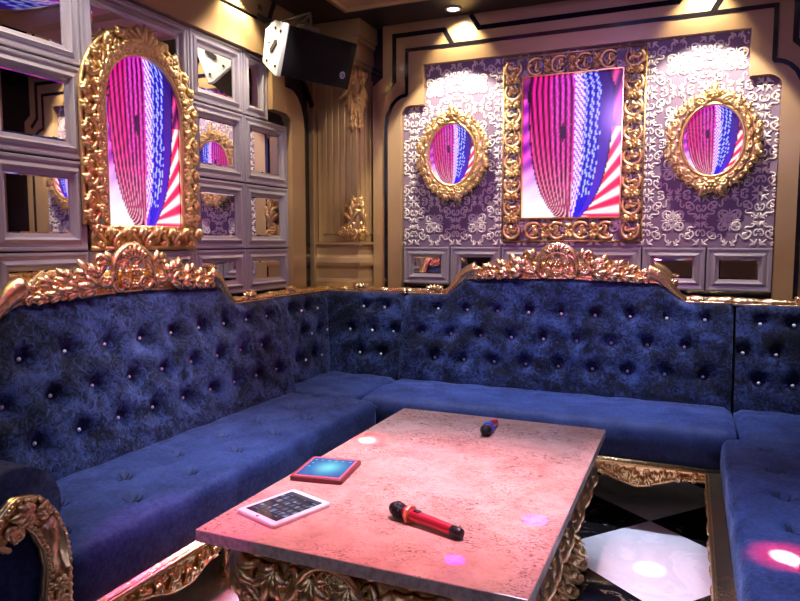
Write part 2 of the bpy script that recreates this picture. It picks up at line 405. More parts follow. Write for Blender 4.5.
# ---- corner pillars
def pillar(x0, x1, y0, label, out):
    t = thing('corner_pillar', label, 'pillar', ((x0+x1)/2, (y0+BY)/2, 0))
    ox, oy = t.location.x, t.location.y
    def loc(mb, nm, m, **k):
        mb.v = [(x-ox, y-oy, z) for x, y, z in mb.v]; return mb.build(nm, m, t, **k)
    def ringed(mb, e, z0, z1):      # layer of the pillar enlarged by e
        mb.box(x0-e, x1+e, y0-e, BY, z0, z1)
    s = MB(); ringed(s, 0, 1.25, 2.33)
    wd = x1-x0
    for i in range(5):             # fluting strips on the front, and on the side face
        a = x0+.03+i*(wd-.06)/5
        s.box(a+.006, a+(wd-.06)/5-.006, y0-.008, y0, 1.30, 2.28)
    for i in range(3):
        a = y0+.03+i*.07
        xs = x1 if out > 0 else x0
        s.box(xs-(.008 if out < 0 else 0), xs+(.008 if out > 0 else 0), a+.006, a+.06, 1.30, 2.28)
    loc(s, 'shaft', LACQ, bevel=.003, smooth=True)
    s = MB(); ringed(s, .008, 2.33, 2.36); ringed(s, .02, 2.36, 2.47); ringed(s, .03, 2.47, 2.50); ringed(s, .045, 2.50, CZ)
    loc(s, 'capital', LACQ, bevel=.006)
    s = MB()
    prof = [(.02, 0), (.02, 1.0), (.015, 1.02), (.015, 1.08), (.028, 1.10), (.032, 1.12), (.025, 1.15), (.012, 1.17), (.015, 1.22), (.03, 1.235), (.03, 1.25), (0, 1.25)]
    vs = []
    for e, z in prof: vs += [(x0-e, y0-e, z), (x1+e, y0-e, z), (x1+e, BY, z), (x0-e, BY, z)]
    s.grid(vs, len(prof), 4, 0, True)
    s.box(x0+.03, x1-.03, y0-.026, y0, .95, 1.0)
    loc(s, 'base', LACQ, smooth=False)
    return t
pillar(-2.2, -1.92, 3.765, 'tall fluted gold pillar in the corner between the two walls', 1)
# carved ornaments wrapping the free edge of the corner pillar
def ornament(z0, h, label, up=True):
    s = MB(); d = 1 if up else -1
    fF = lambda a, q, c: (-1.908-a*1.0, 3.755-c, z0+(q if up else h-q))     # front face, a runs left from the edge
    fS = lambda a, q, c: (-1.912+c, 3.757+a, z0+(q if up else h-q))         # side face
    for f in (fF, fS):
        kk = 1 if f is fF else .8
        s.blob(.06*kk, .055, .004, .065*kk, .06, .012, f, 12, 5)
        cscroll(s, .06*kk, .06, 1.2, .24, .013, f, 1, c=.016, a=1, b=4.6)
        cscroll(s, .095*kk, .045, 2.2, .14, .010, f, -1, c=.014)
        leaf(s, .035*kk, .11, 1.45, h*.42, .012, f, 1, c=.016)
        leaf(s, .028*kk, .17, 1.5, h*.34, .010, f, 2, c=.014, spread=.5)
        cscroll(s, .04*kk, h*.78, 1.4, .15, .010, f, 1, c=.012)
        leaf(s, .025*kk, h*.84, 1.5, h*.16, .009, f, 1, c=.012)
        rosette(s, .05*kk, .06, .03, f, .024)
        s.blob(.02*kk, h*.45, .004, .025, h*.4, .010, f, 10, 5)
    o = s.build('carved_ornament', GOLD_FRAME); return tag(o, label, 'ornament', 'carved ornaments on the corner pillar')
ornament(1.262, .28, 'gilded carved ornament low on the edge of the corner pillar', True)
ornament(1.93, .40, 'gilded carved ornament on the upper edge of the corner pillar below the loudspeaker', False)

# ---- fretwork wallcovering on the back wall
fp = thing('fretwork_panel', 'silver and plum openwork relief panel behind the back wall frames', 'wall panel', (BC, BY-.012, 1.23))
poly = [(t, z) for t, z in half_inner()]; poly = [(1.04, 1.22), *[(t-.0, z) for t, z in poly[1:]]]
pl = [(t, z-1.23) for t, z in poly]; pl = pl+[(-t, z) for t, z in pl[::-1]]
s = MB(); s.prism(pl, -.0115, .004, lambda a, q, c: (a, -c, q)); s.build('backing', FRETB, fp, smooth=False)
def inside(t, z):
    t = abs(t)
    if z < 0 or z > 1.10: return False
    if z > .865: return t < .893
    if z > .80: return t < .98+sqrt(max(0, .065**2-(z-.80)**2))-.002
    return t < 1.043
ff = lambda a, q, c: (a, -c, q)
T = .2775
s = MB()
h = T/2
class Rec(MB):                 # collects one quadrant's strokes so that they can be mirrored and clipped
    pass
strokes = []
def cs2(x, y, ang, Ln, r, side, ss=False, a=.8, b_=4.4):
    p1 = clo(x, y, ang, Ln/2, side, a, b_, 7); p2 = clo(x, y, ang+pi, Ln/2, side if ss else -side, a, b_, 7)
    pts = p2[::-1]+p1[1:]; m = len(pts); strokes.append((pts, [.84*r*(.6+.4*sin(pi*i/(m-1))) for i in range(m)]))
def lf(x, y, ang, Ln, r):
    for k in (-1, 0, 1):
        pts = clo(x, y, ang+k*.55, Ln*(1-.25*abs(k)), k or 1, .3*abs(k), .8*abs(k), 4); strokes.append((pts, [x*r*.8 for x in (.7, 1.1, 1.2, .9, .35)]))
cs2(.052, .026, 1.35, .105, .0062, 1); cs2(.026, .052, .22, .105, .0062, -1)
cs2(.095, .036, .2, .10, .0060, -1, True); cs2(.036, .095, 1.37, .10, .0060, 1, True)
cs2(.095, .090, .785+pi/2, .13, .0064, 1); cs2(.118, .062, 1.9, .085, .0058, -1); cs2(.062, .118, -.33, .085, .0058, 1)
lf(.012, .012, pi/4, .040, .0060); lf(h-.010, h-.010, pi*1.25, .042, .0060); lf(.066, .066, pi/4, .034, .0060)
lf(h-.004, .012, pi*.80, .036, .0058); lf(.012, h-.004, -pi*.30, .036, .0058)
lf(.012, .0, 0, .05, .0050); lf(.0, .012, pi/2, .05, .0050)
for ix in range(-4, 5):
    for iz in range(-1, 5):
        cx, cz = ix*T, .135+iz*T
        for sx in (1, -1):
            for sy in (1, -1):
                for pts, rad in strokes:
                    pp = [(cx+sx*x, cz+sy*y) for x, y in pts]
                    keep = [inside(*p) for p in pp]
                    if not any(keep): continue
                    if not all(keep):        # clip the stroke at the panel's edge
                        i0 = keep.index(True); i1 = i0
                        while i1 < len(keep) and keep[i1]: i1 += 1
                        if i1-i0 < 3: continue
                        pp = pp[i0:i1]; rr_l = rad[i0:i1]
                    else: rr_l = rad
                    s.sweep([(x, y, .006) for x, y in pp], rr_l, ff, 5, .9)
        for dx, dz, R_ in ((0, 0, .017), (h, h, .014)):
            if inside(cx+dx+R_*.9, cz+dz) and inside(cx+dx-R_*.9, cz+dz) and inside(cx+dx, cz+dz+R_) and cz+dz > R_:
                rosette(s, cx+dx, cz+dz, R_, ff, .010, 5)
s.build('fretwork', FRET, fp)

# ---- lit picture screens
def lerp(a, b, t): return tuple(x+(y-x)*t for x, y in zip(a, b))
def picture(u, v):
    """u -1..1, v 0..1: fan of twisted pink and blue ribbons gathered at the bottom"""
    vv = max(v, 0)
    xl = -(.30+.64*(1-exp(-4.0*vv))); xr = .24+.64*(1-exp(-4.2*vv))
    if vv > .9: xr -= (vv-.9)*1.2; xl += (vv-.9)*.6
    t = (u-xl)/(xr-xl)
    if 0 < t < 1:
        ph = t+.06*sin(3*vv+1)*(t-.5)
        if t < .56:
            st = sin(ph*2*pi*15)
            tw = sin((vv*90+ph*150))
            base = lerp((.95, .16, .52), (.92, .16, .85), vv) if t > .28 else lerp((.98, .25, .58), (.96, .08, .62), vv)
            if vv < .42: base = lerp((.98, .48, .62), base, vv/.42)
            col = lerp((.22, .01, .12), base, min(1, max(0, .55+.75*st)))
            if t > .28 and st > 0: col = lerp(col, (1, .62, .92), .35*max(0, tw))
            if vv < .5 and st > .6: col = lerp(col, (1, .86, .88), .6*(1-vv/.5))
            if abs(t-.42)/.045+abs(vv-.60)/.07 < 1: col = (.25, .02, .25)
        elif t < .66:
            tw = sin(vv*130+t*120); col = (1, .88, 1) if tw > -.1 else (.55, .12, .95)
        elif t < .86:
            st = sin(ph*2*pi*15); tw = sin(vv*120+t*140)
            col = lerp((.07, .0, .60), (.16, .12, 1), min(1, max(0, .5+.8*st)))
            if st > -.2 and tw > .0 and vv > .12: col = (.74, .76, 1)
        else: col = lerp((.33, .10, .85), (.16, .06, .40), vv)
        if t < .02 or t > .98: col = (.12, .0, .12)
    elif t <= 0:
        st = sin((u*1.2-vv*5)*9); k = min(1, vv/.42)
        col = lerp((1, .95, 1), lerp((.55, .05, .65), (.98, .35, .85), .5+.5*st), k*k)
        if vv > .85: col = lerp(col, (.3, .03, .25), .6)
    else:
        d = (vv-.35)*4-(u-.2)*1.0; st = sin(atan2(vv-.02, u-.1)*44)
        k = min(1, vv/.6)
        col = lerp((1, .95, .97), (.92, .12, .35), min(1, max(0, .5-.9*st)))
        if vv > .62: col = lerp((.25, .03, .3), (.95, .3, .6), .5+.5*st)
    return s2l(col)
def screen(name, parent, zb, zt, hw, m, f, nu=72, nv=120, uv=None, pic=picture):
    """hw(z) half width at height z; f(a, z, c)"""
    me = bpy.data.meshes.new(name); vs = []; cols = []
    H = zt-zb; W0 = max(hw(zb+H*i/40) for i in range(41))
    for j in range(nv+1):
        z = zb+H*j/nv; h = max(hw(z), 1e-4)
        for i in range(nu+1):
            a = -h+2*h*i/nu; vs.append(f(a, z, 0)); c = pic(a/W0, (z-zb)/H); cols += [*c, 1]
    fs = [(j*(nu+1)+i, j*(nu+1)+i+1, (j+1)*(nu+1)+i+1, (j+1)*(nu+1)+i) for j in range(nv) for i in range(nu)]
    me.from_pydata(vs, [], fs); at = me.color_attributes.new('Col', 'FLOAT_COLOR', 'POINT'); at.data.foreach_set('color', cols)
    me.materials.append(m); o = bpy.data.objects.new(name, me); C.objects.link(o)
    if parent: o.parent = parent
    return o

# ---- tall rectangular frame
def straight_units(s, f, L0, L1, wq, r, phase=0, n=None):
    """openwork units along a from L0 to L1, width wq centred on q=0"""
    n = n or max(1, round((L1-L0)/wq)); u = (L1-L0)/n
    for i in range(n):
        a = L0+(i+.5)*u; d = 1 if (i+phase) % 2 else -1
        h = wq/2-r
        ringp = [(a+min(u/2, h)*.92*cos(t), h*.92*sin(t)) for t in [d*(.7+5.0*j/14) for j in range(15)]]
        s.sweep([(x, y, 0) for x, y in ringp], [r*(.7+.5*sin(pi*j/14)) for j in range(15)], f, 6, .8)
        cscroll(s, a, 0, d*1.1, h*2.3, r*.85, f, d, s=True, a=.8, b=4.2, n=8)
        leaf(s, a-d*h*.5, -h*.1*d, d*2.2, h*.6, r*.8, f, 1, .004, n=4)
    for i in range(n+1):
        a = L0+i*u
        if i in (0, n): continue
        leaf(s, a, -wq*.36, pi/2, wq*.36, r*.9, f, 1, .006, .5, n=5); leaf(s, a, wq*.36, -pi/2, wq*.36, r*.9, f, 1, .006, .5, n=5)
        rosette(s, a, 0, r*2.6, f, .008, 5)
tf = thing('picture_frame', 'tall rectangular openwork gold frame around a lit pink and blue screen on the back wall', 'picture frame', (BC, BY-.02, 1.25))
fT = lambda a, q, c: (a, -c, q)
W2, H2, iw, ib, it = .40, 1.075, .272, .145, .945
s = MB()
rr_ = .0105
cxm = W2-.064
def side(s, axis, pos, lo, hi, n, phase):
    if axis == 'v': g = lambda a, q, c: fT(pos+q, a, c+.018)
    else: g = lambda a, q, c: fT(a, pos+q, c+.018)
    straight_units(s, g, lo, hi, .122, rr_, phase, n)
side(s, 'v', -cxm, .0, 1.075, 8, 0); side(s, 'v', cxm, .0, 1.075, 8, 1)
side(s, 'h', .066, -iw, iw, 4, 0); side(s, 'h', 1.010, -iw, iw, 4, 1)
for x0_, z0_, x1_, z1_ in ((-W2+.006, .006, W2-.006, H2-.006),):
    lp_ = [(x0_, z0_), (x1_, z0_), (x1_, z1_), (x0_, z1_), (x0_, z0_)]
    for p_, q_ in zip(lp_, lp_[1:]): s.sweep([(*p_, .010), (*q_, .010)], [.006, .006], fT, 6, 1)
s.build('carved_border', GOLD_FRAME, tf)
s = MB()
rect_profile(s, -iw-.014, iw+.014, ib-.014, it+.014, [(0, .0), (0, .022), (.004, .030), (.010, .030), (.014, .018), (.014, .006)], lambda a, q, c: fT(a, q, c))
s.build('inner_rim', RIM, tf, fix=False, smooth=False)
screen('screen', tf, ib, it, lambda z: iw, SCREEN, lambda a, z, c: fT(a, z, .008))

# ---- oval frames
def closed_units(s, P_, n, wq, r, c, shell=None):
    """P_(u, q) -> plane point, n units around"""
    for i in range(n):
        u0 = (i+.5)/n; d = 1 if i % 2 else -1
        def f(a, q, cc, u0=u0): x = P_(u0+a, q); return (x[0], x[1], cc)
        yield u0, d, f
def oval_mirror(cx, label):
    cz = 1.778; t = thing('oval_frame', label, 'picture frame', (cx, BY-.062, 1.45), group='oval frames on the back wall')
    A, B_ = .147, .185; zc = cz-1.45
    s = MB()
    def E(th, q): return ((A+q)*cos(th), zc+(B_+q)*sin(th))
    # half round base band and inner bead
    for q0, r, c, fl_ in ((.030, .032, .012, .55), (.002, .009, .026, 1), (.052, .008, .022, 1)):
        m = 72; pts = [(*E(2*pi*j/m, q0), c) for j in range(m+1)]
        s.sweep(pts, [r]*(m+1), fT, 8, fl_)
    s.prism([E(2*pi*j/48, .036) for j in range(48)], -.045, .012, fT)
    n = 22
    for i in range(n):
        th = 2*pi*(i+.5)/n; x, y = E(th, .038); ang = atan2(sin(th)*A, cos(th)*B_)
        d = 1 if cos(th) > 0 else -1
        cscroll(s, x, y, ang+pi/2, .085, .0085, fT, d, a=.8, b=4.2, c=.034, n=7)
        x, y = E(th, .050); leaf(s, x, y, ang, .036, .0085, fT, 1, .026, .55, n=4)
        x, y = E(th+pi/n, .022); s.blob(x, y, .036, .011, .011, .011, fT, 6, 4)
        x, y = E(th+pi/n, .066); s.blob(x, y, .022, .013, .013, .012, fT, 6, 4)
    # shell crest on top, scroll cluster at the bottom
    for k in range(-3, 4):
        leaf(s, k*.012, zc+B_+.04, pi/2+k*-.36*-1, .085-.009*abs(k), .010, fT, 0, .034, n=6)
    for d in (1, -1):
        cscroll(s, d*.06, zc+B_+.035, .3 if d > 0 else pi-.3, .15, .012, fT, -d, a=1, b=4.3, c=.034)
        cscroll(s, d*.045, zc-B_-.045, -.2 if d > 0 else pi+.2, .14, .012, fT, d, a=1, b=4.3, c=.034)
        leaf(s, d*.03, zc-B_-.05, -pi/2+d*.5, .06, .011, fT, 1, .03)
        cscroll(s, d*.10, zc+B_-.005, pi*.3 if d > 0 else pi*.7, .11, .011, fT, -d, c=.032)
        for zz in (-.06, .06): cscroll(s, d*(A+.058), zc+zz, pi/2, .10, .011, fT, d*-1, c=.03)
    rosette(s, 0, zc-B_-.05, .034, fT, .040); rosette(s, 0, zc+B_+.05, .026, fT, .042)
    s.build('carved_border', GOLD_FRAME, t)
    hw = lambda z: (A-.004)*sqrt(max(0, 1-((z-zc)/(B_-.004))**2))
    screen('screen', t, zc-B_+.004, zc+B_-.004, hw, SCREEN, lambda a, z, c: fT(a, z, .016), 48, 80)
    return t
oval_mirror(-1.342, 'oval gold shell-crested frame with lit screen, between the corner pillar and the tall frame')
oval_mirror(.090, 'oval gold shell-crested frame with lit screen, to the right of the tall frame')

# ---- arched frame on the left wall; local a = along wall (Y), so it reads left to right for the viewer
AY = 2.285
t = thing('arched_frame', 'large arched gold openwork frame with lit pink screen on the left wall', 'picture frame', (LX+.02, AY, 1.22))
fA = lambda a, q, c: (c, a, q)
hwid, zb, zs = .217, .10, .610    # half opening, bottom, spring of the arch (local)
s = MB()
def Parch(u, q):
    """u 0..1 up the left side, round the arch, down the right side"""
    seg = [zs-zb, pi*(hwid+.05), zs-zb]; tot = sum(seg); l = u*tot
    if l < seg[0]: return (-hwid-q, zb+l), pi
    if l < seg[0]+seg[1]:
        th = pi-(l-seg[0])/(hwid+.05); return ((hwid+q)*cos(th), zs+(hwid+q)*sin(th)), th
    return (hwid+q, zs-(l-seg[0]-seg[1])), 0
n = 26
for i in range(n):
    u = (i+.5)/n; (x, y), nm = Parch(u, .055); d = 1 if i % 2 else -1
    nx_, ny_ = cos(nm), sin(nm); tg = nm-pi/2
    cscroll(s, x, y, tg+.5*d, .19, .011, fA, d, s=True, a=.8, b=4.4, c=.035, n=9)
    (x, y), _ = Parch(u, .040); cscroll(s, x, y, tg, .11, .010, fA, -1, c=.040, n=8)
    (x, y), _ = Parch(u, .085); leaf(s, x, y, nm+.4*d, .045, .011, fA, 1, .030, .5, n=5)
    (x, y), _ = Parch((i+1)/n if i < n-1 else u, .06); leaf(s, x, y, nm+pi*.9, .05, .010, fA, 1, .038, n=4)
    s.blob(x, y, .036, .014, .014, .014, fA, 6, 4)
# bottom rail of scrolls and the crest
for i in range(7):
    x = -.27+i*.09; d = 1 if i % 2 else -1
    cscroll(s, x, .052, .5*d, .17, .012, fA, d, s=True, a=.8, b=4.3, c=.035, n=9)
    leaf(s, x+.045, .09, -pi/2, .06, .012, fA, 1, .04, .5); s.blob(x, .02, .03, .02, .016, .014, fA, 6, 4)
for k in range(-3, 4): leaf(s, k*.012, zs+hwid+.045, pi/2-k*.4, .095-.010*abs(k), .011, fA, 0, .04)
for d in (1, -1):
    cscroll(s, d*.07, zs+hwid+.045, -.2 if d > 0 else pi+.2, .20, .013, fA, d, a=1, b=4.2, c=.04)
    cscroll(s, d*.15, zs+hwid-.02, -.7 if d > 0 else pi+.7, .20, .013, fA, d, a=1, b=4.2, c=.04)
    leaf(s, d*.05, zs+hwid+.03, pi/2-d*.9, .09, .012, fA, 1, .036)
m = 90; pts = [(*Parch(j/m, .008)[0], .030) for j in range(m+1)]
s.sweep(pts, [.012]*(m+1), fA, 8, 1)
pts = [(*Parch(j/m, .060)[0], .012) for j in range(m+1)]; s.sweep(pts, [.030]*(m+1), fA, 8, .5)
pts = [(*Parch(j/m, .106)[0], .014) for j in range(m+1)]; s.sweep(pts, [.010]*(m+1), fA, 6, 1)
for q0, r in ((.09, .012), (.004, .010)): s.sweep([(-hwid-.09, q0, .028), (hwid+.09, q0, .028)], [r, r], fA, 8, 1)
s.sweep([(-hwid-.08, .048, .012), (hwid+.08, .048, .012)], [.036, .036], fA, 8, .4)
s.build('carved_border', GOLD_FRAME, t)
hw = lambda z: hwid if z <= zs else sqrt(max(0, hwid**2-(z-zs)**2))
screen('screen', t, zb, zs+hwid, hw, SCREEN, lambda a, z, c: fA(a, z, .018), 64, 130)

# ---- framed mirror tiles
def tile(nm, label, a0, a1, z0, z1, f, org, group, fw=.066, cut=None):
    t = thing(nm, label, 'wall mirror', org, group=group)
    g = lambda a, q, c: tuple(x-o for x, o in zip(f(a, q, c), org))
    s = MB(); e = .003
    rect_profile(s, a0+e, a1-e, z0+e, z1-e, [(0, 0), (0, .020), (.004, .026), (.012, .026), (.016, .020), (.026, .018), (.030, .024), (.042, .030), (.046, .026), (.052, .012), (fw, .008), (fw, .002)], g)
    s.build('frame', LILAC, t, fix=False, smooth=False)
    s = MB(); bv = .014
    i0, i1, j0, j1 = a0+fw-.004, a1-fw+.004, z0+fw-.004, z1-fw+.004
    rect_profile(s, i0, i1, j0, j1, [(0, .004), (bv, .008)], g)
    s.add([g(i0+bv, j0+bv, .008), g(i1-bv, j0+bv, .008), g(i1-bv, j1-bv, .008), g(i0+bv, j1-bv, .008)], [(0, 1, 2, 3)])
    s.build('mirror', MIRROR, t, fix=False, smooth=False)
    return t
rows = [(.972, 1.213), (1.213, 1.57), (1.57, 1.935), (1.935, 2.275)]
rn = ['lowest row', 'second row from below', 'third row from below', 'top row']
def lt(y0, y1, z0, z1, label, fw=.066): tile('mirror_tile', label, y0, y1, z0, z1, fl, (LX, (y0+y1)/2, z0), 'lilac framed mirrors on the left wall', fw)
for k, (z0, z1) in enumerate(rows):
    lt(1.575, 1.985, z0, z1, 'lilac framed square mirror left of the arched frame, '+rn[k])
for k, (z0, z1) in enumerate(rows):
    lt(1.165, 1.575, z0, z1, 'lilac framed mirror at the far left edge of the wall, '+rn[k])
lt(1.985, 2.615, 1.935, 2.275, 'wide lilac framed mirror behind the top of the arched frame')
lt(1.985, 2.30, .972, 1.213, 'small lilac framed mirror under the arched frame, behind the sofa crest')
lt(2.30, 2.615, .972, 1.213, 'small lilac framed mirror under the right end of the arched frame')
for k, (z0, z1) in enumerate(rows):
    lt(2.615, 3.03, z0, z1, 'lilac framed square mirror just right of the arched frame, '+rn[k])
for k, (z0, z1) in enumerate(rows):
    y1 = 3.455 if k < 3 else 3.26
    lt(3.03, y1, z0, z1, ('lilac framed mirror next to the curved gold surround, '+rn[k]) if k < 3 else 'narrow lilac framed mirror beneath the loudspeaker, top row', .066 if k < 3 else .055)
edges = [-1.69, -1.372, -1.045, -.645, -.245, .082, .40]
names = ['leftmost lilac framed mirror of the low row on the back wall', 'low lilac framed mirror under the right edge of the left oval frame', 'wide lilac framed mirror under the tall frame, left of the sofa crest peak',
         'wide lilac framed mirror under the tall frame, right of the sofa crest peak', 'low lilac framed mirror under the left edge of the right oval frame', 'rightmost lilac framed mirror of the low row on the back wall']
for i in range(6):
    tile('mirror_tile', names[i], edges[i], edges[i+1], .985, 1.222, fb, ((edges[i]+edges[i+1])/2, BY, .985), 'lilac framed mirrors low on the back wall', .062)

# ---- downlights with small wall plates
def downlight(x, y, label, power=DL_POWER, aim=(0, .17, -.22), spot=96):
    t = thing('ceiling_downlight', label, 'ceiling light', (x, y, CZ), group='round ceiling downlights')
    s = MB(); s.lathe([(.034, -.001), (.034, -.008), (.046, -.008), (.048, 0), (.034, 0)], XYZ, 24); s.build('ring', GREYP, t)
    s = MB(); s.lathe([(.001, -.007), (.02, -.008), (.033, -.003), (.033, 0)], XYZ, 20)
    s.build('lens', mat('lit_lens', (1, 1, 1), .3, emit=(1, .93, .8), es=14), t)
    lamp('downlight_lamp', 'SPOT', (0, 0, -.03), power, WARM, target=None, rot=Vector(aim).to_track_quat('-Z', 'Y').to_euler(), spot=spot, blend=.6, radius=.014, parent=t)
    return t
downlight(-1.307, 3.80, 'lit round ceiling downlight above the left oval frame')
downlight(.02, 3.80, 'lit round ceiling downlight above the right oval frame')
downlight(LX+.14, 2.94, 'lit round ceiling downlight beside the loudspeaker above the left wall', 42, (-.17, 0, -.62), 100)
downlight(LX+.14, 1.45, 'lit round ceiling downlight above the mirrors at the left edge of the room', 42, (-.17, 0, -.62), 100)
for (o, f, lb) in (((-1.305, BY-.045, 2.53), lambda a, q, c: (a, -c, q), 'small dark square plate on the gold wall below the downlight above the left oval frame'),
                   ((.015, BY-.045, 2.53), lambda a, q, c: (a, -c, q), 'small dark square plate on the gold wall below the downlight above the right oval frame'),
                   ((LX+.04, 3.17, 2.53), lambda a, q, c: (c, a, q), 'small dark square plate on the gold band of the left wall')):
    s = MB(); s.prism([(-.018, -.014), (.018, -.014), (.018, .014), (-.018, .014)], 0, .006, f)
    tag(s.build('wall_plate', mat('dark_bronze', (.10, .08, .03), .4), loc=o, bevel=.002), lb, 'plate', 'small wall plates')

# ---- lit picture panel in the ceiling tray
cp = thing('ceiling_light_panel', 'large lit rounded picture panel in the ceiling tray above the table', 'ceiling light', (-.64, 1.95, CZ+.262))
def rhw(z, hw_=.72, hl=1.38, r=.45):
    d = abs(z)-(hl-r); return hw_ if d <= 0 else hw_-r+sqrt(max(0, r*r-d*d))
def ceilpic(u, v):
    c = picture(u, (v*2) % 1*.9); return c
sp = screen('screen', cp, -1.38, 1.38, rhw, CEILSCREEN, lambda a, z, c: (a, z, -.03), 40, 120, pic=ceilpic)
s = MB()
o1 = [(x, y) for x, y in arc(.27, .93, .47, 0, 90, 12)+arc(-.27, .93, .47, 90, 180, 12)+arc(-.27, -.93, .47, 180, 270, 12)+arc(.27, -.93, .47, 270, 360, 12)]
o1.append(o1[0]); s.sweep([(x, y, -.015) for x, y in o1], [.02]*len(o1), XYZ, 8, 1); s.build('rim', LACQ, cp)

# ---- loudspeaker
Ls = Vector((.365, .931, 0)).normalized()
TLs = Vector((-1.93, 3.02, 2.362)); BLs = Vector((-2.012, 3.054, 2.116))
ns_down = (BLs-TLs).normalized(); nf = ns_down.cross(Ls).normalized()
if nf.x < 0: nf = -nf
lp = thing('loudspeaker', 'black wedge loudspeaker with pale grey end cap hung below the ceiling corner', 'loudspeaker', tuple(TLs+Ls*.24-nf*.08+Vector((0, 0, .0))))
O = Vector(lp.location)
def fS(a, q, c): return tuple(TLs+Ls*a+ns_down*q+nf*c-O)     # a along length, q down, c out of the grille
LEN, HT = .48, .258
s = MB()
# cabinet: trapezoid end section, deeper in the middle of the back
sec = [(0, -.012), (HT, -.012), (HT-.01, -.05), (HT-.05, -.15), (.06, -.17), (.0, -.10)]
s.prism(sec, .008, LEN, lambda q, c, a: fS(a, q, c)); s.build('cabinet', BLACKP, lp, bevel=.008)
s = MB()
cap = [(-.004, .0), (HT+.004, .0), (HT+.006, -.03), (HT-.04, -.16), (.05, -.18), (-.006, -.11)]
s.prism(cap, -.016, .010, lambda q, c, a: fS(a, q, c)); s.build('end_cap', GREYP, lp, bevel=.007, seg=3)
s = MB(); hp = [(.085, -.055), (.10, -.045), (.15, -.075), (.155, -.09), (.14, -.10), (.09, -.07)]
s.prism(hp, -.022, -.008, lambda q, c, a: fS(a, q, c)); s.build('handle_slot', BLACKP, lp, smooth=False)
for q_, c_ in ((.03, -.085), (.11, -.12), (.215, -.03), (.20, -.115), (.04, -.03)):
    s = MB(); s.lathe([(.007, 0), (.007, .005), (.004, .006)], lambda x, y, h, q_=q_, c_=c_: fS(-.016-h, q_+x, c_+y), 10); s.build('screw', BLACKP, lp)
gr = mat('speaker_grille', (.003, .003, .005), .7, 0, spec=.15)
vv = N(gr, 'ShaderNodeTexVoronoi'); vv.inputs['Scale'].default_value = 160; tc = N(gr, 'ShaderNodeTexCoord'); L(gr, tc.outputs['Object'], vv.inputs['Vector']); bump(gr, vv.outputs[0], .5, .003)
s = MB(); nu_, nv_ = 20, 12; vs = []
for i in range(nu_+1):
    for j in range(nv_+1):
        a = .012+(LEN-.014)*i/nu_; q_ = .004+(HT-.008)*j/nv_
        ex = 1-(2*i/nu_-1)**8; vs.append(fS(a, q_, -.008+.014*(1-(2*j/nv_-1)**6)*ex))
s.grid(vs, nu_+1, nv_+1); s.build('grille', gr, lp, fix=False)
EMB = mat('pale_violet_emblem', (.45, .42, .75), .3)
s = MB(); ea, eq = LEN-.075, HT-.075
s.sweep([(ea+.017*cos(2*pi*j/20), eq+.017*sin(2*pi*j/20), .008) for j in range(21)], [.0028]*21, lambda x, y, c: fS(x, y, c), 6, .6)
s.sweep([(ea-.007, eq+.01, .008), (ea-.007, eq-.009, .008), (ea+.005, eq-.010, .008), (ea+.007, eq-.003, .008), (ea-.005, eq, .008), (ea+.008, eq+.009, .008)], [.0024]*6, lambda x, y, c: fS(x, y, c), 6, .6)
s.build('emblem', EMB, lp)
s = MB()
P0 = Vector(fS(.17, 0, -.07))
s.prism([(.12, -.10), (.22, -.10), (.22, -.03), (.12, -.03)], -.022, -.002, lambda a, c, q: fS(a, q, c))
def rod(mb, p, q, r):
    d3 = (q-p).normalized(); sx_ = d3.cross(Vector((0, 0, 1)) if abs(d3.z) < .9 else Vector((1, 0, 0))).normalized()*r; sy_ = d3.cross(sx_).normalized()*r
    mb.grid([tuple(b_+sx_*cos(x)+sy_*sin(x)) for b_ in (p, q) for x in [2*pi*j/6 for j in range(6)]], 2, 6, 0, True)
pk_ = Vector(fS(.165, -.085, -.06))
rod(s, Vector(fS(.115, -.02, -.06)), pk_, .006); rod(s, Vector(fS(.19, -.02, -.06)), pk_, .006)
rod(s, pk_, Vector((LX+.045-O.x, pk_.y+.02, pk_.z-.02)), .008)
s.box(LX+.04-O.x, LX+.052-O.x, pk_.y-.04, pk_.y+.08, pk_.z-.07, pk_.z+.03)
s.build('bracket', mat('steel_bracket', (.10, .10, .085), .35, .7), lp, bevel=.002)
pass
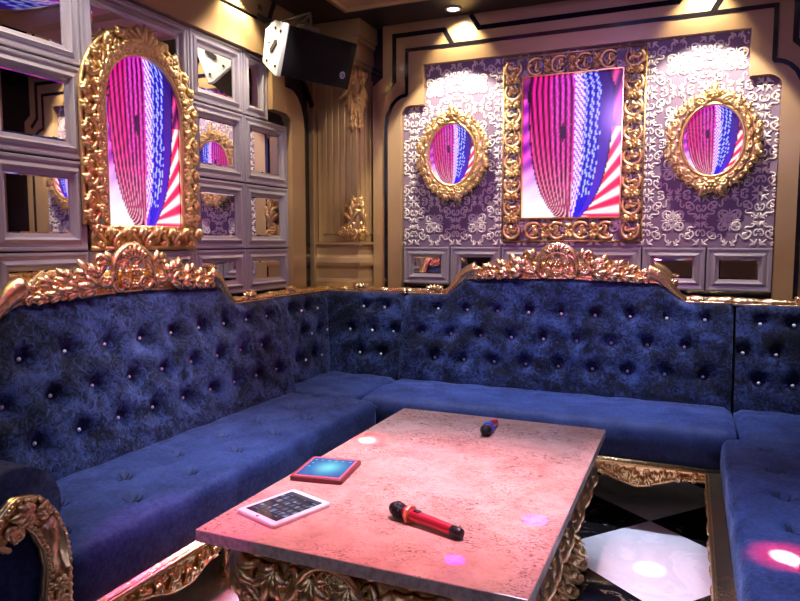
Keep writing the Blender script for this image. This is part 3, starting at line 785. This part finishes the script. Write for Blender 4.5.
# ================================================================== SOFAS
def smooth01(x): x = max(0, min(1, x)); return x*x*(3-2*x)
def bump_top(s_, base=.945, rise=.095, w0=.50, w1=.66): return base+rise*(1-smooth01((abs(s_)-w0)/(w1-w0)))+ .012*exp(-(s_/.3)**2)
def buttons_for(s0, s1, zt, sp=.178, off=0, rowz=(.58, .72, .86)):
    out = []
    for r, z in enumerate(rowz):
        ph = off+(sp/2 if r % 2 else 0)
        k = math.ceil((s0+.07-ph)/sp)
        while ph+k*sp < s1-.06:
            out.append((ph+k*sp, z)); k += 1
    return out
def back_mesh(s0, s1, ztop, btn, d0=.5, lean=.11, rise=.5, ns=None, thick=.045):
    """upholstered back: local s along, d to the rear. returns MB and function giving surface point"""
    ns = ns or max(12, int((s1-s0)/.0105)); mb = MB()
    def surf(s_, z):   # front surface depth at height z
        return d0+lean*((z-.43)/.55)
    def dz(s_, z, cz_):
        v = 0
        for bx, bz in btn:
            dx, dy = s_-bx, z-bz; r2 = dx*dx+dy*dy
            if r2 < .04: v += .020*exp(-r2/.0005)+.022*exp(-r2/.0028)
        return v
    nt = 62; vs = []
    for i in range(ns+1):
        s_ = s0+(s1-s0)*i/ns; zt = ztop(s_); edge = min(s_-s0, s1-s_); er = .012*(1-smooth01(edge/.03))
        prof = []
        for j in range(nt+1):
            t_ = j/nt
            if t_ < .82: z = .40+(zt-.05-.40)*(t_/.82); d = surf(s_, z)
            else:
                a = (t_-.82)/.18*pi/2; zc = zt-.05; dc = surf(s_, zc)+.05; z = zc+.05*sin(a); d = dc-.05*cos(a)
            bulge = .012*sin(pi*min(1, t_/.9))
            dd = dz(s_, z, zt)
            nz = .003*sin(s_*37+z*21)*sin(z*43-s_*11)
            prof.append((s_, d-bulge+dd+er+nz, z+ (0 if t_ < .82 else -er)))
        dr = surf(s_, zt)+thick
        prof += [(s_, dr-.02, zt-.005), (s_, dr, zt-.03), (s_, dr, .30), (s_, d0+.02, .30)]
        vs += prof
    mb.grid(vs, ns+1, nt+5, 0, True)
    n = nt+5; o = 0
    mb.f.append(tuple(range(n))); mb.mi.append(0); mb.f.append(tuple(range(ns*n, ns*n+n))[::-1]); mb.mi.append(0)
    return mb, lambda x, z: d0+lean*((z-.43)/.55)+.024
def seat_mesh(s0, s1, d0, d1, zt=.45, zb=.285, tufts=(), r=.045, sag=0, crown=.008):
    """cushion with rounded front/top edges and puckered tufts"""
    mb = MB(); ns = max(8, int((s1-s0)/.014)); prof = []
    for j in range(7): prof.append(('f', zb+(zt-r-zb)*j/6))
    nv = 7
    D = []
    for z in [zb+(zt-r-zb)*j/6 for j in range(7)]: D.append((d0, z))
    for a in range(1, 7): aa = a/6*pi/2; D.append((d0+r-r*cos(aa), zt-r+r*sin(aa)))
    m = int((d1-d0-r)/.014)
    for j in range(1, m+1): D.append((d0+r+(d1-d0-r)*j/m, zt))
    D.append((d1, zb))
    vs = []
    for i in range(ns+1):
        s_ = s0+(s1-s0)*i/ns; e = min(s_-s0, s1-s_); er = .022*(1-smooth01(e/.035))
        for k, (d, z) in enumerate(D):
            zz = z; df = d
            if k >= 7 and k < len(D)-1:
                v = (d-d0)/(d1-d0); zz += crown*sin(pi*v)-er
                for bx, bd in tufts:
                    dx, dy = s_-bx, d-bd; r2 = dx*dx+dy*dy
                    if r2 < .02:
                        th = atan2(dy, dx); zz -= .042*exp(-r2/.0006)*(1+.35*cos(6*th))+.009*exp(-r2/.003)*(1+cos(7*th))*.5
            if k < 7: df = d+er*.6-.006*sin(pi*k/7)
            zz += .0018*sin(s_*31+d*17)+.0012*sin(d*47-s_*23)
            vs.append((s_, df, zz))
    n = len(D); mb.grid(vs, ns+1, n, 0, True)
    mb.f.append(tuple(range(n))); mb.mi.append(0); mb.f.append(tuple(range(ns*n, ns*n+n))[::-1]); mb.mi.append(0)
    return mb
BTN = None
def button(parent, x, y, z):
    global BTN
    if BTN is None:
        s = MB(); s.lathe([(.001, .006), (.005, .0045), (.0085, 0), (.006, -.004), (.001, -.006)], lambda a, b_, h: (a, -h, b_), 8)
        me = s.build('button', CRYSTAL, smooth=False); BTN = me.data; bpy.data.objects.remove(me)
    o = bpy.data.objects.new('button', BTN); C.objects.link(o); o.parent = parent; o.location = (x, y, z)
    if not any('label' in c for c in parent.children if c.name.startswith('button')): o['label'] = 'sparkling crystal button'
    return o
FOLD_SHADE = []
def fold_shade(parent, x, y, z, rot):
    """star of dark strokes for the shaded folds of a seat dimple"""
    if not FOLD_SHADE:
        mb = MB()
        for k in range(9):
            a = 2*pi*k/9+.25*sin(k*5); l = .020+.016*abs(sin(k*2.3)); P3 = []
            for j in range(6):
                r_ = .002+l*j/5; th = a+.12*sin(j+k); P3.append((r_*cos(th), r_*sin(th), -.042*exp(-r_*r_/.0006)*(1+.35*cos(6*th))-.009*exp(-r_*r_/.003)*(1+cos(7*th))*.5+.0015))
            mb.sweep(P3, [.0040, .0036, .0031, .0025, .0018, .0008], XYZ, 5, 1)
        o = mb.build('fold_shade_star', mat('navy_fold_shade', (.002, .003, .012), .8)); FOLD_SHADE.append(o.data); bpy.data.objects.remove(o)  # near-black strokes put the shade of the folds into colour
    o = bpy.data.objects.new('fold_shade_star', FOLD_SHADE[0]); C.objects.link(o); o.parent = parent; o.location = (x, y, z)
    return o
def rail(s0, s1, ztop, dtop, knobs=(), skip=None, r=.02):
    """gold rail along the top edge of a back"""
    mb = MB(); n = int((s1-s0)/.02); pts = []
    f = lambda a, q, c: (a, dtop+c, q)
    P3 = []; rad = []
    for i in range(n+1):
        s_ = s0+(s1-s0)*i/n; P3.append((s_, ztop(s_)+.010, .0)); rad.append(r*(1+.12*sin(s_*47)+.10*sin(s_*90+1)))
    mb.sweep(P3, rad, f, 8, 1.5)
    P4 = [(p[0], p[1]-.010, -.026) for p in P3]; mb.sweep(P4, [.007]*len(P4), f, 6, 1)
    for i in range(0, n, 3):
        s_ = s0+(s1-s0)*i/n; ang = .25 if (i//3) % 2 else -.25
        mb.sweep([(s_, ztop(s_)+.018, -.018), (s_+.04, ztop(s_+.04)+.018+ang*.03, -.018)], [.009, .003], f, 5, 1)
    for k in knobs:
        z = ztop(k)+.02
        fk = lambda a, q, c: (a, dtop-c-.005, q)
        for d in (1, -1):
            cscroll(mb, k+d*.025, z+.008, .3 if d > 0 else pi-.3, .09, .010, fk, -d, c=.012, n=7)
            leaf(mb, k+d*.01, z, .5 if d > 0 else pi-.5, .05, .010, fk, 1, .012)
        leaf(mb, k, z, pi/2, .035, .011, fk, 1, .014)
    return mb, f
def crest(mb, dtop, ztop, c0=0, hw_=.47, hgt=.205):
    """baroque cresting centred at s=c0"""
    f = lambda a, q, c: (c0+a, dtop-c, ztop(c0+a)*.0+q)
    zb_ = ztop(c0)
    def Z(a): return ztop(c0+a)
    # solid backbone behind the scrolls: low wavy plate with profile height
    def H(a):
        a = abs(a)/hw_
        if a < .30: return .72-.05*a
        if a < .42: return .72-(a-.3)*2.2
        if a < .85: return .42-.16*((a-.42)/.43)+.05*sin(a*22)
        return max(.04, .26*(1-(a-.85)/.25))
    m = 60; top = []; bot = []
    for i in range(m+1):
        a = -hw_*1.05+2.1*hw_*i/m; top.append((a, Z(a)+hgt*H(a)*.62)); bot.append((a, Z(a)-.012))
    vs = []
    for k in range(m+1):
        (a, zt), (_, z0) = top[k], bot[k]
        vs += [f(a, z0, -.018), f(a, zt, -.012), f(a, zt, .002), f(a, z0, .012)]
    mb.grid(vs, m+1, 4, 0, True)
    # central cartouche
    for d in (1, -1):
        e = lambda ang: ang if d > 0 else pi-ang
        cscroll(mb, d*.098, zb_+.082, e(1.95), .30, .018, f, d, a=.9, b=3.4, c=.022)       # side C scrolls
        cscroll(mb, d*.052, zb_+.155, e(-.35), .17, .014, f, -d, a=.8, b=4, c=.026)
        cscroll(mb, d*.036, zb_+.045, e(.9), .12, .011, f, -d, s=False, c=.030)
        cscroll(mb, d*.160, zb_+.085, e(-.9), .22, .016, f, -d, s=True, a=.8, b=4.2, c=.022)
        cscroll(mb, d*.150, zb_+.030, e(.1), .15, .013, f, d, c=.03)
        leaf(mb, d*.118, zb_+.115, e(.6), .07, .013, f, 1, .022)
        leaf(mb, d*.18, zb_+.06, e(.35), .09, .014, f, 2, .028)
        # flanking scrolls of falling size
        for k, (x, sz) in enumerate(((.225, 1.3), (.305, 1.12), (.38, .95), (.445, .75))):
            x *= hw_/.47; zz = Z(d*x)+.042*sz
            cscroll(mb, d*x, zz, e(.5-.25*k), .20*sz, .0145*sz, f, d if k % 2 else -d, s=(k % 2 == 0), a=.9, b=4.3, c=.024)
            cscroll(mb, d*(x+.03), zz-.012, e(-.4), .13*sz, .012*sz, f, -d, c=.032)
            leaf(mb, d*(x+.01), zz+.012, e(1.2-.3*k), .062*sz, .013*sz, f, 2, .024)
            leaf(mb, d*(x-.03), zz-.02, e(.1), .075*sz, .012*sz, f, 1, .034)
            mb.blob(d*(x-.03), zz-.005, .03, .016*sz, .016*sz, .014, f, 7, 4)
        # long tapering acanthus running out onto the rail
        x = hw_*1.02
        P3 = [(d*(x+.012*j), Z(d*(x+.012*j))+.045*(1-j/16)**1.3+.008, .012) for j in range(17)]
        mb.sweep(P3, [.040*(1-j/18)**.8+.006 for j in range(17)], f, 8, .7)
        for q0 in (.012, -.010):
            mb.sweep([(p[0], p[1]+q0*(1-j/18), .03) for j, p in enumerate(P3)], [.008*(1-j/20) for j in range(17)], f, 6, .8)
    # shell top and mask openings
    for k in range(-3, 4): leaf(mb, k*.010, zb_+.135, pi/2-k*.38, .062-.004*abs(k), .011, f, 0, .03)
    ar = [( .10*cos(t_), zb_+.085+.095*sin(t_), .024) for t_ in [pi*(-.12+1.24*j/24) for j in range(25)]]
    mb.sweep(ar, [.013+.005*sin(pi*j/24) for j in range(25)], f, 8, .9)
    ar = [( .062*cos(t_), zb_+.085+.055*sin(t_), .034) for t_ in [pi*(-.05+1.1*j/20) for j in range(21)]]
    mb.sweep(ar, [.009]*21, f, 8, .9)
    rosette(mb, 0, zb_+.085, .026, f, .036); rosette(mb, 0, zb_+.03, .022, f, .036)
def apron_mesh(s0, s1, c0, d=-.03, zt=.288, leg=True):
    """scalloped relief apron below the seat"""
    mb = MB(); f = lambda a, q, c: (a, d-c, q)
    hl = (s1-s0)/2; cm = (s0+s1)/2
    def zb_(a):
        x = (a-cm)/hl; ax = abs(x)
        z = .235-.060*exp(-((ax-.0)/.20)**2)-.055*exp(-((ax-.56)/.14)**2)-.07*smooth01((ax-.86)/.12)
        return z
    m = int((s1-s0)/.015); vs = []
    for i in range(m+1):
        a = s0+(s1-s0)*i/m; zb0 = zb_(a)
        vs += [f(a, zt, -.02), f(a, zt, .014), f(a, zt-.02, .016), f(a, (zt+zb0)/2, .006), f(a, zb0+.010, .006), f(a, zb0, .0), f(a, zb0, -.02)]
    mb.grid(vs, m+1, 7, 0, True)
    mb.box(s0, s1, d-.012, .08, zt-.006, zt+.003)
    P3 = [(s0+(s1-s0)*i/m, zb_(s0+(s1-s0)*i/m)+.004, .008) for i in range(m+1)]
    mb.sweep(P3, [.008+.0015*sin(i*.9) for i in range(m+1)], f, 7, 1)
    mb.sweep([(s0, zt-.006, .016), (s1, zt-.006, .016)], [.009, .009], f, 7, 1)
    n = int((s1-s0)/.062)
    for i in range(n):
        a = s0+(i+.5)*(s1-s0)/n; h = zt-.018-zb_(a); z = zb_(a)+h/2; dd = 1 if i % 2 else -1
        cscroll(mb, a, z, dd*.7, .075+h*.55, .0078, f, dd, s=True, a=.9, b=4.2, c=.013, n=8)
        leaf(mb, a, z-dd*h*.1, 1.3*dd, h*.5+.012, .0075, f, 1, .015, n=4)
        if h > .08: cscroll(mb, a+.02, z-h*.22, -.5*dd, .08, .007, f, -dd, c=.014, n=7)
        leaf(mb, a+.03, z, pi*.5*(1 if i % 3 else -1), h*.45, .007, f, 1, .012, n=4)
    return mb
def cabriole(x, y, side):
    """curved leg, foot on the floor, carved knee"""
    mb = MB(); prof = [(0, .0, .022), (0, .02, .028), (-.004, .05, .020), (.0, .10, .019), (.010, .16, .028), (.014, .21, .042), (.006, .26, .048), (0, .286, .044)]
    vs = []; k = 10
    for dx, z, r in prof:
        for j in range(k):
            a = 2*pi*j/k; vs.append((x+side*dx+r*cos(a), y-dx*.8+r*sin(a), z))
    mb.grid(vs, len(prof), k, 0, True); mb.f.append(tuple(range(k))[::-1]); mb.mi.append(0)
    f = lambda a, q, c: (x+a, y-.045-c, q)
    cscroll(mb, 0, .19, pi/2, .13, .010, f, side, s=True, c=-.006); leaf(mb, 0, .23, -pi/2, .10, .011, f, 1, -.002)
    leaf(mb, 0, .10, -pi/2, .06, .008, f, 1, -.014); rosette(mb, 0, .255, .022, f, .006)
    return mb
def sofa(name, label, loc, rz, s0, s1, apron_d=-.012, arm_left=None, arm_right=None, sp=.178, off=0, knobs=(-.80, .80), seat_d=(0, .5), legs=(.05, -.05), seat_s1=None, seat_r=.028, seat_tufts=True, hw_=.47):
    t = thing(name, label, 'sofa', loc, rz, 'tufted blue velvet sofas')
    zt = bump_top
    btn = buttons_for(s0, s1, zt, sp, off)
    bm_, sf = back_mesh(s0, s1, zt, btn); bk = bm_.build('backrest', VELVET, t)
    for bx, bz in btn: button(bk, bx, sf(bx, bz), bz)
    tf_ = []
    if seat_tufts:
        k = 0; x = s0+.12
        while x < s1-.08: tf_.append((x, .15+(.17 if k % 2 else 0))); x += .13; k += 1
    se = s1 if seat_s1 is None else seat_s1
    st = seat_mesh(s0, se, seat_d[0], seat_d[1], tufts=tf_, r=seat_r); st = st.build('seat_cushion', VELVET_SEAT, t)
    for i, (x, d) in enumerate(tf_): fold_shade(st, x, d, .45+.008*sin(pi*d/.5), i*1.1)
    ap = apron_mesh(s0, se, 0, apron_d); ap.build('carved_apron', GOLD, t)
    rl, f = rail(s0-.0, s1+.0, zt, .665, knobs); crest(rl, .655, zt, 0, hw_); rl.build('carved_crest', GOLD, t)
    for e in legs:
        x = s0+e if e > 0 else s1+e; cabriole(x, .03 if abs(e) < .1 else .13, 1 if e < 0 else -1).build('leg', GOLD, t)
    mb = MB(); mb.box(s0+.01, se-.01, .06, .56, .20, .30); mb.build('seat_frame', BLACKP, t, smooth=False)
    return t
def add_arm(t, sa, sgn):
    """rolled arm at s=sa growing outwards (sgn)"""
    mb = MB(); n = 26; vs = []
    sec = []
    # section in (s, z): inner face, roll, outer face
    for z in (.10, .30, .45, .56): sec.append((0, z))
    for j in range(15):
        a = -pi*.12+(pi*1.30)*j/14; sec.append((sgn*(.115-.12*cos(a)), .60+.12*sin(a)))
    for z in (.50, .30, .10): sec.append((sgn*.19, z))
    for i in range(n+1):
        d = .005+.60*i/n; e = .015*(1-smooth01(i/2.5))
        for (a, z) in sec: cx_, cz_ = sgn*.07, .5; vs.append((sa+a-(a-cx_)*e*1.2, d, z-(z-cz_)*e))
    k = len(sec); mb.grid(vs, n+1, k, 0, True); mb.f.append(tuple(range(k))); mb.mi.append(0); mb.f.append(tuple(range(n*k, n*k+k))[::-1]); mb.mi.append(0)
    mb.build('armrest', VELVET_SEAT, t)
    # gold facing: S-curved pilaster with a volute head
    g = MB(); f = lambda a, q, c: (sa+sgn*a, .0-c, q)
    path = [(.045, .02), (.043, .10), (.050, .19), (.054, .29), (.046, .38), (.040, .46), (.048, .52), (.072, .578), (.105, .618), (.140, .628), (.172, .610), (.182, .580), (.166, .560)]
    wid = [.038, .036, .038, .042, .038, .034, .035, .037, .038, .036, .030, .024, .015]
    # densify
    pp = []; ww = []
    for i in range(len(path)-1):
        for j in range(4):
            u = j/4; pp.append((path[i][0]+(path[i+1][0]-path[i][0])*u, path[i][1]+(path[i+1][1]-path[i][1])*u, .012)); ww.append(wid[i]+(wid[i+1]-wid[i])*u)
    pp.append((*path[-1], .012)); ww.append(wid[-1])
    g.sweep(pp, ww, f, 10, .55)
    # raised rims both sides with bead rows
    for sd in (1, -1):
        rim_ = []
        for i, p in enumerate(pp):
            q0 = pp[max(0, i-1)]; q1 = pp[min(len(pp)-1, i+1)]; tx, ty = q1[0]-q0[0], q1[1]-q0[1]; l = sqrt(tx*tx+ty*ty)
            rim_.append((p[0]-ty/l*ww[i]*.82*sd, p[1]+tx/l*ww[i]*.82*sd, .030))
        g.sweep(rim_, [.008]*len(rim_), f, 6, 1)
        for i in range(1, len(rim_), 1):
            g.blob(rim_[i][0]*.9+pp[i][0]*.1, rim_[i][1]*.9+pp[i][1]*.1, .038, .008, .008, .007, f, 6, 4)
    # smooth raised cartouche and carved scrolls
    g.prism([(.020, .448), (.062, .448), (.072, .513), (.095, .568), (.062, .595), (.030, .538)], .02, .044, f)
    for z in (.40, .34, .28, .20, .13):
        cscroll(g, .048, z-.02, 1.2, .11, .010, f, 1, s=True, c=.034); leaf(g, .048, z-.02, -pi/2, .07, .010, f, 2, .034)
    rosette(g, .046, .415, .026, f, .042); rosette(g, .045, .20, .026, f, .042)
    leaf(g, .11, .62, .0, .06, .012, f, 2, .036); cscroll(g, .15, .595, .5, .11, .010, f, -1, c=.036)
    leaf(g, .10, .615, 3.3, .05, .011, f, 1, .036)
    g.build('carved_arm_facing', GOLD_PALE, t, bevel=0)

OY = .0
# left sofa: local x -> +Y, local y -> -X
ls = sofa('tufted_sofa', 'long blue velvet tufted sofa with gold carved crest against the left wall', (-1.43, 2.05, 0), pi/2, -.89, 1.01, seat_s1=.965, legs=(.05, .80, -.05))
add_arm(ls, -.89, -1)
# back sofa
sofa('tufted_sofa', 'blue velvet tufted sofa with gold carved crest against the back wall under the tall frame', (-.66, 3.06, 0), 0, -.90, .87, knobs=(-.72, .56), seat_tufts=False, seat_r=.065, off=.03, hw_=.45)
# right sofa: local x -> -Y, local y -> +X
rs = sofa('tufted_sofa', 'blue velvet sofa seat with gold carved apron at the right edge, nearest the camera', (.15, 1.95, 0), -pi/2, -1.05, 1.35, apron_d=-.035)
add_arm(rs, 1.35, 1)
# corner units
def corner(label, org, mirror):
    """seat square plus two short backs; built in world axes relative to org (inner front corner at the floor)"""
    t = thing('corner_sofa', label, 'sofa', org, 0, 'corner seats of the sofa set')
    zt = lambda s_: .945
    m = -1 if not mirror else 1
    # seat: x from 0 to m*.40, y from 0 to .46
    yo = -.055 if not mirror else -.03
    zz = seat_mesh(0, .46, .0, .54, tufts=[(.2, .2)] if mirror else [])
    zz.v = [(m*x, y+yo, z+.004) for x, y, z in zz.v]; zz.build('seat_cushion', VELVET_SEAT, t)
    # side back
    btn = [(x, z) for x, z in ((.12, .58), (.30, .58), (.21, .72), (.39, .72), (.12, .86), (.30, .86))]
    bm_, sf = back_mesh(-.06 if not mirror else 0, .59, zt, btn, d0=.44 if not mirror else .38, lean=.08)
    bm_.v = [(m*y, x+.025, z) for x, y, z in bm_.v]; o = bm_.build('backrest', VELVET, t)
    for x, z in btn: bo = button(o, m*(sf(x, z)-(.06 if not mirror else .12)-.03*((z-.43)/.55)), x+.025, z); bo.rotation_euler = (0, 0, m*-pi/2)
    btn = [(x, z) for x, z in ((.10, .585), (.24, .585), (.17, .72), (.32, .72), (.03, .72), (.10, .86), (.24, .86))]
    bm_, sf = back_mesh(.0, .54 if not mirror else .47, zt, btn, d0=.46)
    bm_.v = [(m*x, y, z) for x, y, z in bm_.v]; o = bm_.build('backrest', VELVET, t)
    for x, z in btn: button(o, m*x, sf(x, z)-.04, z)
    rl, f = rail(-.02, .56, zt, .625, knobs=(.30,)); rl.v = [(m*x, y, z) for x, y, z in rl.v]; rl.build('top_rail', GOLD, t)
    rl, f = rail(.0, .62, zt, .565 if not mirror else .505, knobs=(.20,)); rl.v = [(m*y, x, z) for x, y, z in rl.v]; rl.build('top_rail', GOLD, t)
    mb = MB(); mb.box(0.01*m, m*.42, .10, .54, 0.0, .30); mb.build('seat_frame', BLACKP, t, smooth=False)
    return t
corner('blue velvet tufted corner seat between the left sofa and the back sofa', (-1.57, 3.10, 0), False)
corner('blue velvet tufted corner seat at the right end of the back sofa', (.22, 3.05, 0), True)

# ================================================================== TABLE
tb = thing('coffee_table', 'large stone topped coffee table with ornate gold base in the middle of the sofas', 'table', (-.725, 2.04, 0))
s = MB(); hx, hy = .44, .70
s.box(-hx, hx, -hy, hy, .466, .5, 0); 
o = s.build('tabletop', [STONE, STONE_EDGE], tb, smooth=False)
for p in o.data.polygons:
    if abs(p.normal.z) < .5: p.material_index = 1
bv = o.modifiers.new('bevel', 'BEVEL'); bv.width = .003; bv.segments = 2
# bulging base, relief carved faces
s = MB(); bx, by = .345, .60; lev = 18; per = []
def per_pt(u):
    """rounded rectangle outline, u 0..1 -> x, y, normal"""
    r = .07; X, Y = bx-r, by-r
    segs = [2*X, pi*r/2, 2*Y, pi*r/2, 2*X, pi*r/2, 2*Y, pi*r/2]; tot = sum(segs); l = u*tot % tot
    starts = [(-X, -by, -90), (X, -Y, -90), (bx, -Y, 0), (X, Y, 0), (X, by, 90), (-X, Y, 90), (-bx, Y, 180), (-X, -Y, 180)]
    for i, sg in enumerate(segs):
        if l <= sg:
            x, y, a = starts[i]
            if i % 2 == 0:
                n_ = radians(a); dx, dy = -sin(n_), cos(n_); return x+dx*l, y+dy*l, n_
            th = radians(a)+l/r; return x+r*cos(th), y+r*sin(th), th
        l -= sg
    return starts[0][0], starts[0][1], radians(-90)
def bulge(z): # outline offset by height
    t_ = z/.466
    return .045*sin(pi*min(1, t_*1.0)**.6)*.6 + (.03 if t_ < .12 else 0) + .05*exp(-((t_-.78)/.2)**2) - .05*exp(-((t_-.35)/.18)**2)
m = 260; vs = []
for i in range(lev+1):
    z = .466*i/lev
    for j in range(m):
        x, y, a = per_pt(j/m); e = bulge(z)+.006*sin(j*.37+z*40)*sin(z*60-j*.21)
        vs.append((x+cos(a)*e, y+sin(a)*e, z))
s.grid(vs, lev+1, m, 0, True)
s.build('base', GOLD_PALE, tb)
s = MB()
def fBase(u0):
    def f(a, q, c):
        x, y, n_ = per_pt(u0+a/4.0); z = q; e = bulge(z)+c; return (x+cos(n_)*e, y+sin(n_)*e, z)
    return f
tot_u = 4.0
g = fBase(0)

nrep = 34
for i in range(nrep):
    a = 4.0*i/nrep; d = 1 if i % 2 else -1
    cscroll(s, a, .36, d*.8, .24, .013, g, d, s=True, a=.9, b=4.2, c=.012)
    cscroll(s, a+.06, .27, -d*.9, .22, .012, g, -d, c=.012)
    cscroll(s, a+.03, .15, d*1.2, .2, .012, g, d, s=True, c=.012)
    leaf(s, a+.06, .42, -pi/2+.3*d, .11, .012, g, 2, .016); leaf(s, a, .22, pi/2-.4*d, .10, .012, g, 2, .014)
    leaf(s, a+.06, .06, pi/2, .08, .014, g, 2, .014)
    s.blob(a, .45, .02, .022, .016, .016, g, 7, 4); s.blob(a+.066, .45, .02, .018, .014, .014, g, 7, 4); s.blob(a+.06, .02, .012, .03, .02, .016, g, 7, 4)
# corner beads
for cu in (0, 0, 0, 0): pass
s.build('carved_relief', GOLD_PALE, tb)
# lattice medallion on the near side and on the far side
for sg in (-1, 1):
    s = MB(); fm = lambda a, q, c, sg=sg: (a*-sg-.06, sg*(by+.062+c), q)
    s.prism([(.09*cos(2*pi*j/28), .365+.09*sin(2*pi*j/28)) for j in range(28)], -.02, .002, fm)
    for i in range(-6, 7):
        for d in (1, -1):
            o_ = i*.019; h = sqrt(max(0, .088**2-(o_*.85)**2))
            if h < .01: continue
            cx_, cy_ = o_*.85, 0
            s.sweep([(cx_*.707-h*.707, .365+d*(-cx_*.707-h*.707), .005), (cx_*.707+h*.707, .365+d*(-cx_*.707+h*.707), .005)], [.0035, .0035], fm, 5, 1)
    s.sweep([(.092*cos(2*pi*j/30), .365+.092*sin(2*pi*j/30), .006) for j in range(31)], [.010]*31, fm, 8, 1)
    s.build('lattice_medallion', GOLD_PALE, tb)

# ================================================================== THINGS ON THE TABLE
def tablet(label, cen, ang, w_, h_, body, bezel, pic, thick=.010, case=None):
    t = thing('tablet', label, 'tablet', (cen[0], cen[1], .5006), ang, 'tablets on the table')
    def rr(x, y, r): return arc(x-r, y-r, r, 0, 90, 5)+arc(-x+r, y-r, r, 90, 180, 5)+arc(-x+r, -y+r, r, 180, 270, 5)+arc(x-r, -y+r, r, 270, 360, 5)
    s = MB(); s.prism(rr(w_/2, h_/2, .010), 0, thick, XYZ); s.build('case' if case else 'body', body, t, bevel=.0015)
    s = MB(); s.prism(rr(w_/2-.008 if case else w_/2-.002, h_/2-.008 if case else h_/2-.002, .008), thick, thick+.0012, XYZ); s.build('bezel', bezel, t, smooth=False)
    bz = .020
    screen('display', t, -h_/2+bz, h_/2-bz, lambda z: w_/2-bz*.75, TABSCREEN, lambda a, z, c: (a, z, thick+.0018), 40, 40, pic=pic)
    s = MB(); s.lathe([(.0045, thick), (.0045, thick+.0022), (.003, thick+.0022)], lambda x, y, h: (x, y-h_/2+.009, h), 12); s.build('home_button', BLACKP if not case else bezel, t)
    return t
def pic_dark(u, v):
    u = u*.5+.5; r = random.Random(int(u*14)*31+int(v*11)*7)
    base = (.05, .06, .12)
    cellu, cellv = (u*7) % 1, (v*6) % 1
    if .12 < cellu < .88 and .18 < cellv < .8 and .12 < v < .9: base = lerp((.12, .16, .30), (.55, .70, .85), r.random()**1.5)
    if v > .92: base = (.25, .3, .4)
    return s2l(base)
def pic_blue(u, v):
    u = u*.5+.5; k = exp(-(((u-.55)/.35)**2+((v-.5)/.4)**2)); c = lerp((.05, .35, .72), (.50, .93, .98), k)
    cu, cv = (u*6) % 1, (v*5) % 1
    if .3 < cu < .62 and .3 < cv < .62 and (v > .8 or (u < .2 and v > .35)): c = lerp(c, (.85, .95, .8), .7)
    return s2l(c)
WHITEP = mat('white_plastic', (.80, .74, .78), .3); PINKW = mat('pale_bezel', (.85, .78, .80), .15, coat=.5)
REDC = mat('dark_red_case', (.16, .022, .03), .4)
# fit: white tablet corner points
tablet('white tablet with a dark display lying nearest the table corner', ((-1.125-1.078-.923-.955)/4, (1.477+1.660+1.622+1.407)/4, 0), radians(-18), .165, .205, WHITEP, PINKW, pic_dark)
tablet('tablet in a dark red case with a bright blue display', ((-1.118-1.177-1.024-.942)/4, (1.75+1.933+1.988+1.764)/4, 0), radians(9), .175, .205, REDC, mat('red_bezel', (.45, .12, .16), .25), pic_blue, .014, True)

def microphone(label, p0, p1, body, ring_, tail, ringside=1):
    """head at p0, tail at p1, lying on the table"""
    p0 = Vector(p0); p1 = Vector(p1); d = p1-p0; Ln = d.length; ang = atan2(d.y, d.x)
    t = thing('microphone', label, 'microphone', (p0.x, p0.y, .5006), ang, 'microphones on the table')
    K = .84; Ln /= K
    t.scale = (K, K, K)
    def f(x, y, h): return (h, x, .0275+y-(h-.02)/Ln*.010)
    s = MB(); s.lathe([(.004, -.027), (.014, -.024), (.022, -.013), (.0255, 0), (.0255, .012), (.022, .026), (.019, .032)], f, 22)
    gm = mat('black_mesh_grille', (.012, .012, .014), .35, .5); vo = N(gm, 'ShaderNodeTexVoronoi'); vo.inputs['Scale'].default_value = 300
    tc_ = N(gm, 'ShaderNodeTexCoord'); L(gm, tc_.outputs['Object'], vo.inputs['Vector']); bump(gm, vo.outputs[0], .8, .002)
    s.build('grille', gm, t)
    s = MB(); s.lathe([(.0262, -.003), (.0272, .0), (.0262, .004)], f, 22); s.build('grille_band', BLACKP, t)
    s = MB(); s.lathe([(.018, .030), (.0195, .05), (.0185, .085), (.0165, Ln-.04), (.016, Ln-.035)], f, 20); s.build('handle', body, t)
    if ring_:
        s = MB(); s.lathe([(.021, .046), (.029, .047), (.031, .053), (.029, .060), (.021, .061)], f, 8); s.build('anti_roll_ring', ring_, t, smooth=False)
    s = MB(); s.lathe([(.0168, Ln-.038), (.0172, Ln-.012), (.0155, Ln-.004), (.013, Ln)], f, 18); s.build('tail_cap', tail, t)
    s = MB(); s.prism([(.072, -.008), (.095, -.008), (.095, .008), (.072, .008)], .0, .0035, lambda a, b_, c: (a, b_, .0275+.0165+c-(a-.02)/Ln*.010)); s.build('switch', BLACKP, t, bevel=.001)
    return t
REDM = mat('metallic_red', (.55, .02, .05), .3, .3, coat=.5); BLUEM = mat('blue_ring', (.02, .12, .65), .35); ORNG = mat('salmon_ring', (.75, .22, .10), .4)
microphone('red and black microphone with a salmon ring, on the table beside the tablets', (-.708, 1.617, 0), (-.502, 1.556, 0), REDM, ORNG, BLACKP)
microphone('microphone with a blue ring and red tail at the far end of the table', (-.700, 2.455, 0), (-.707, 2.62, 0), REDM, BLUEM, REDM)
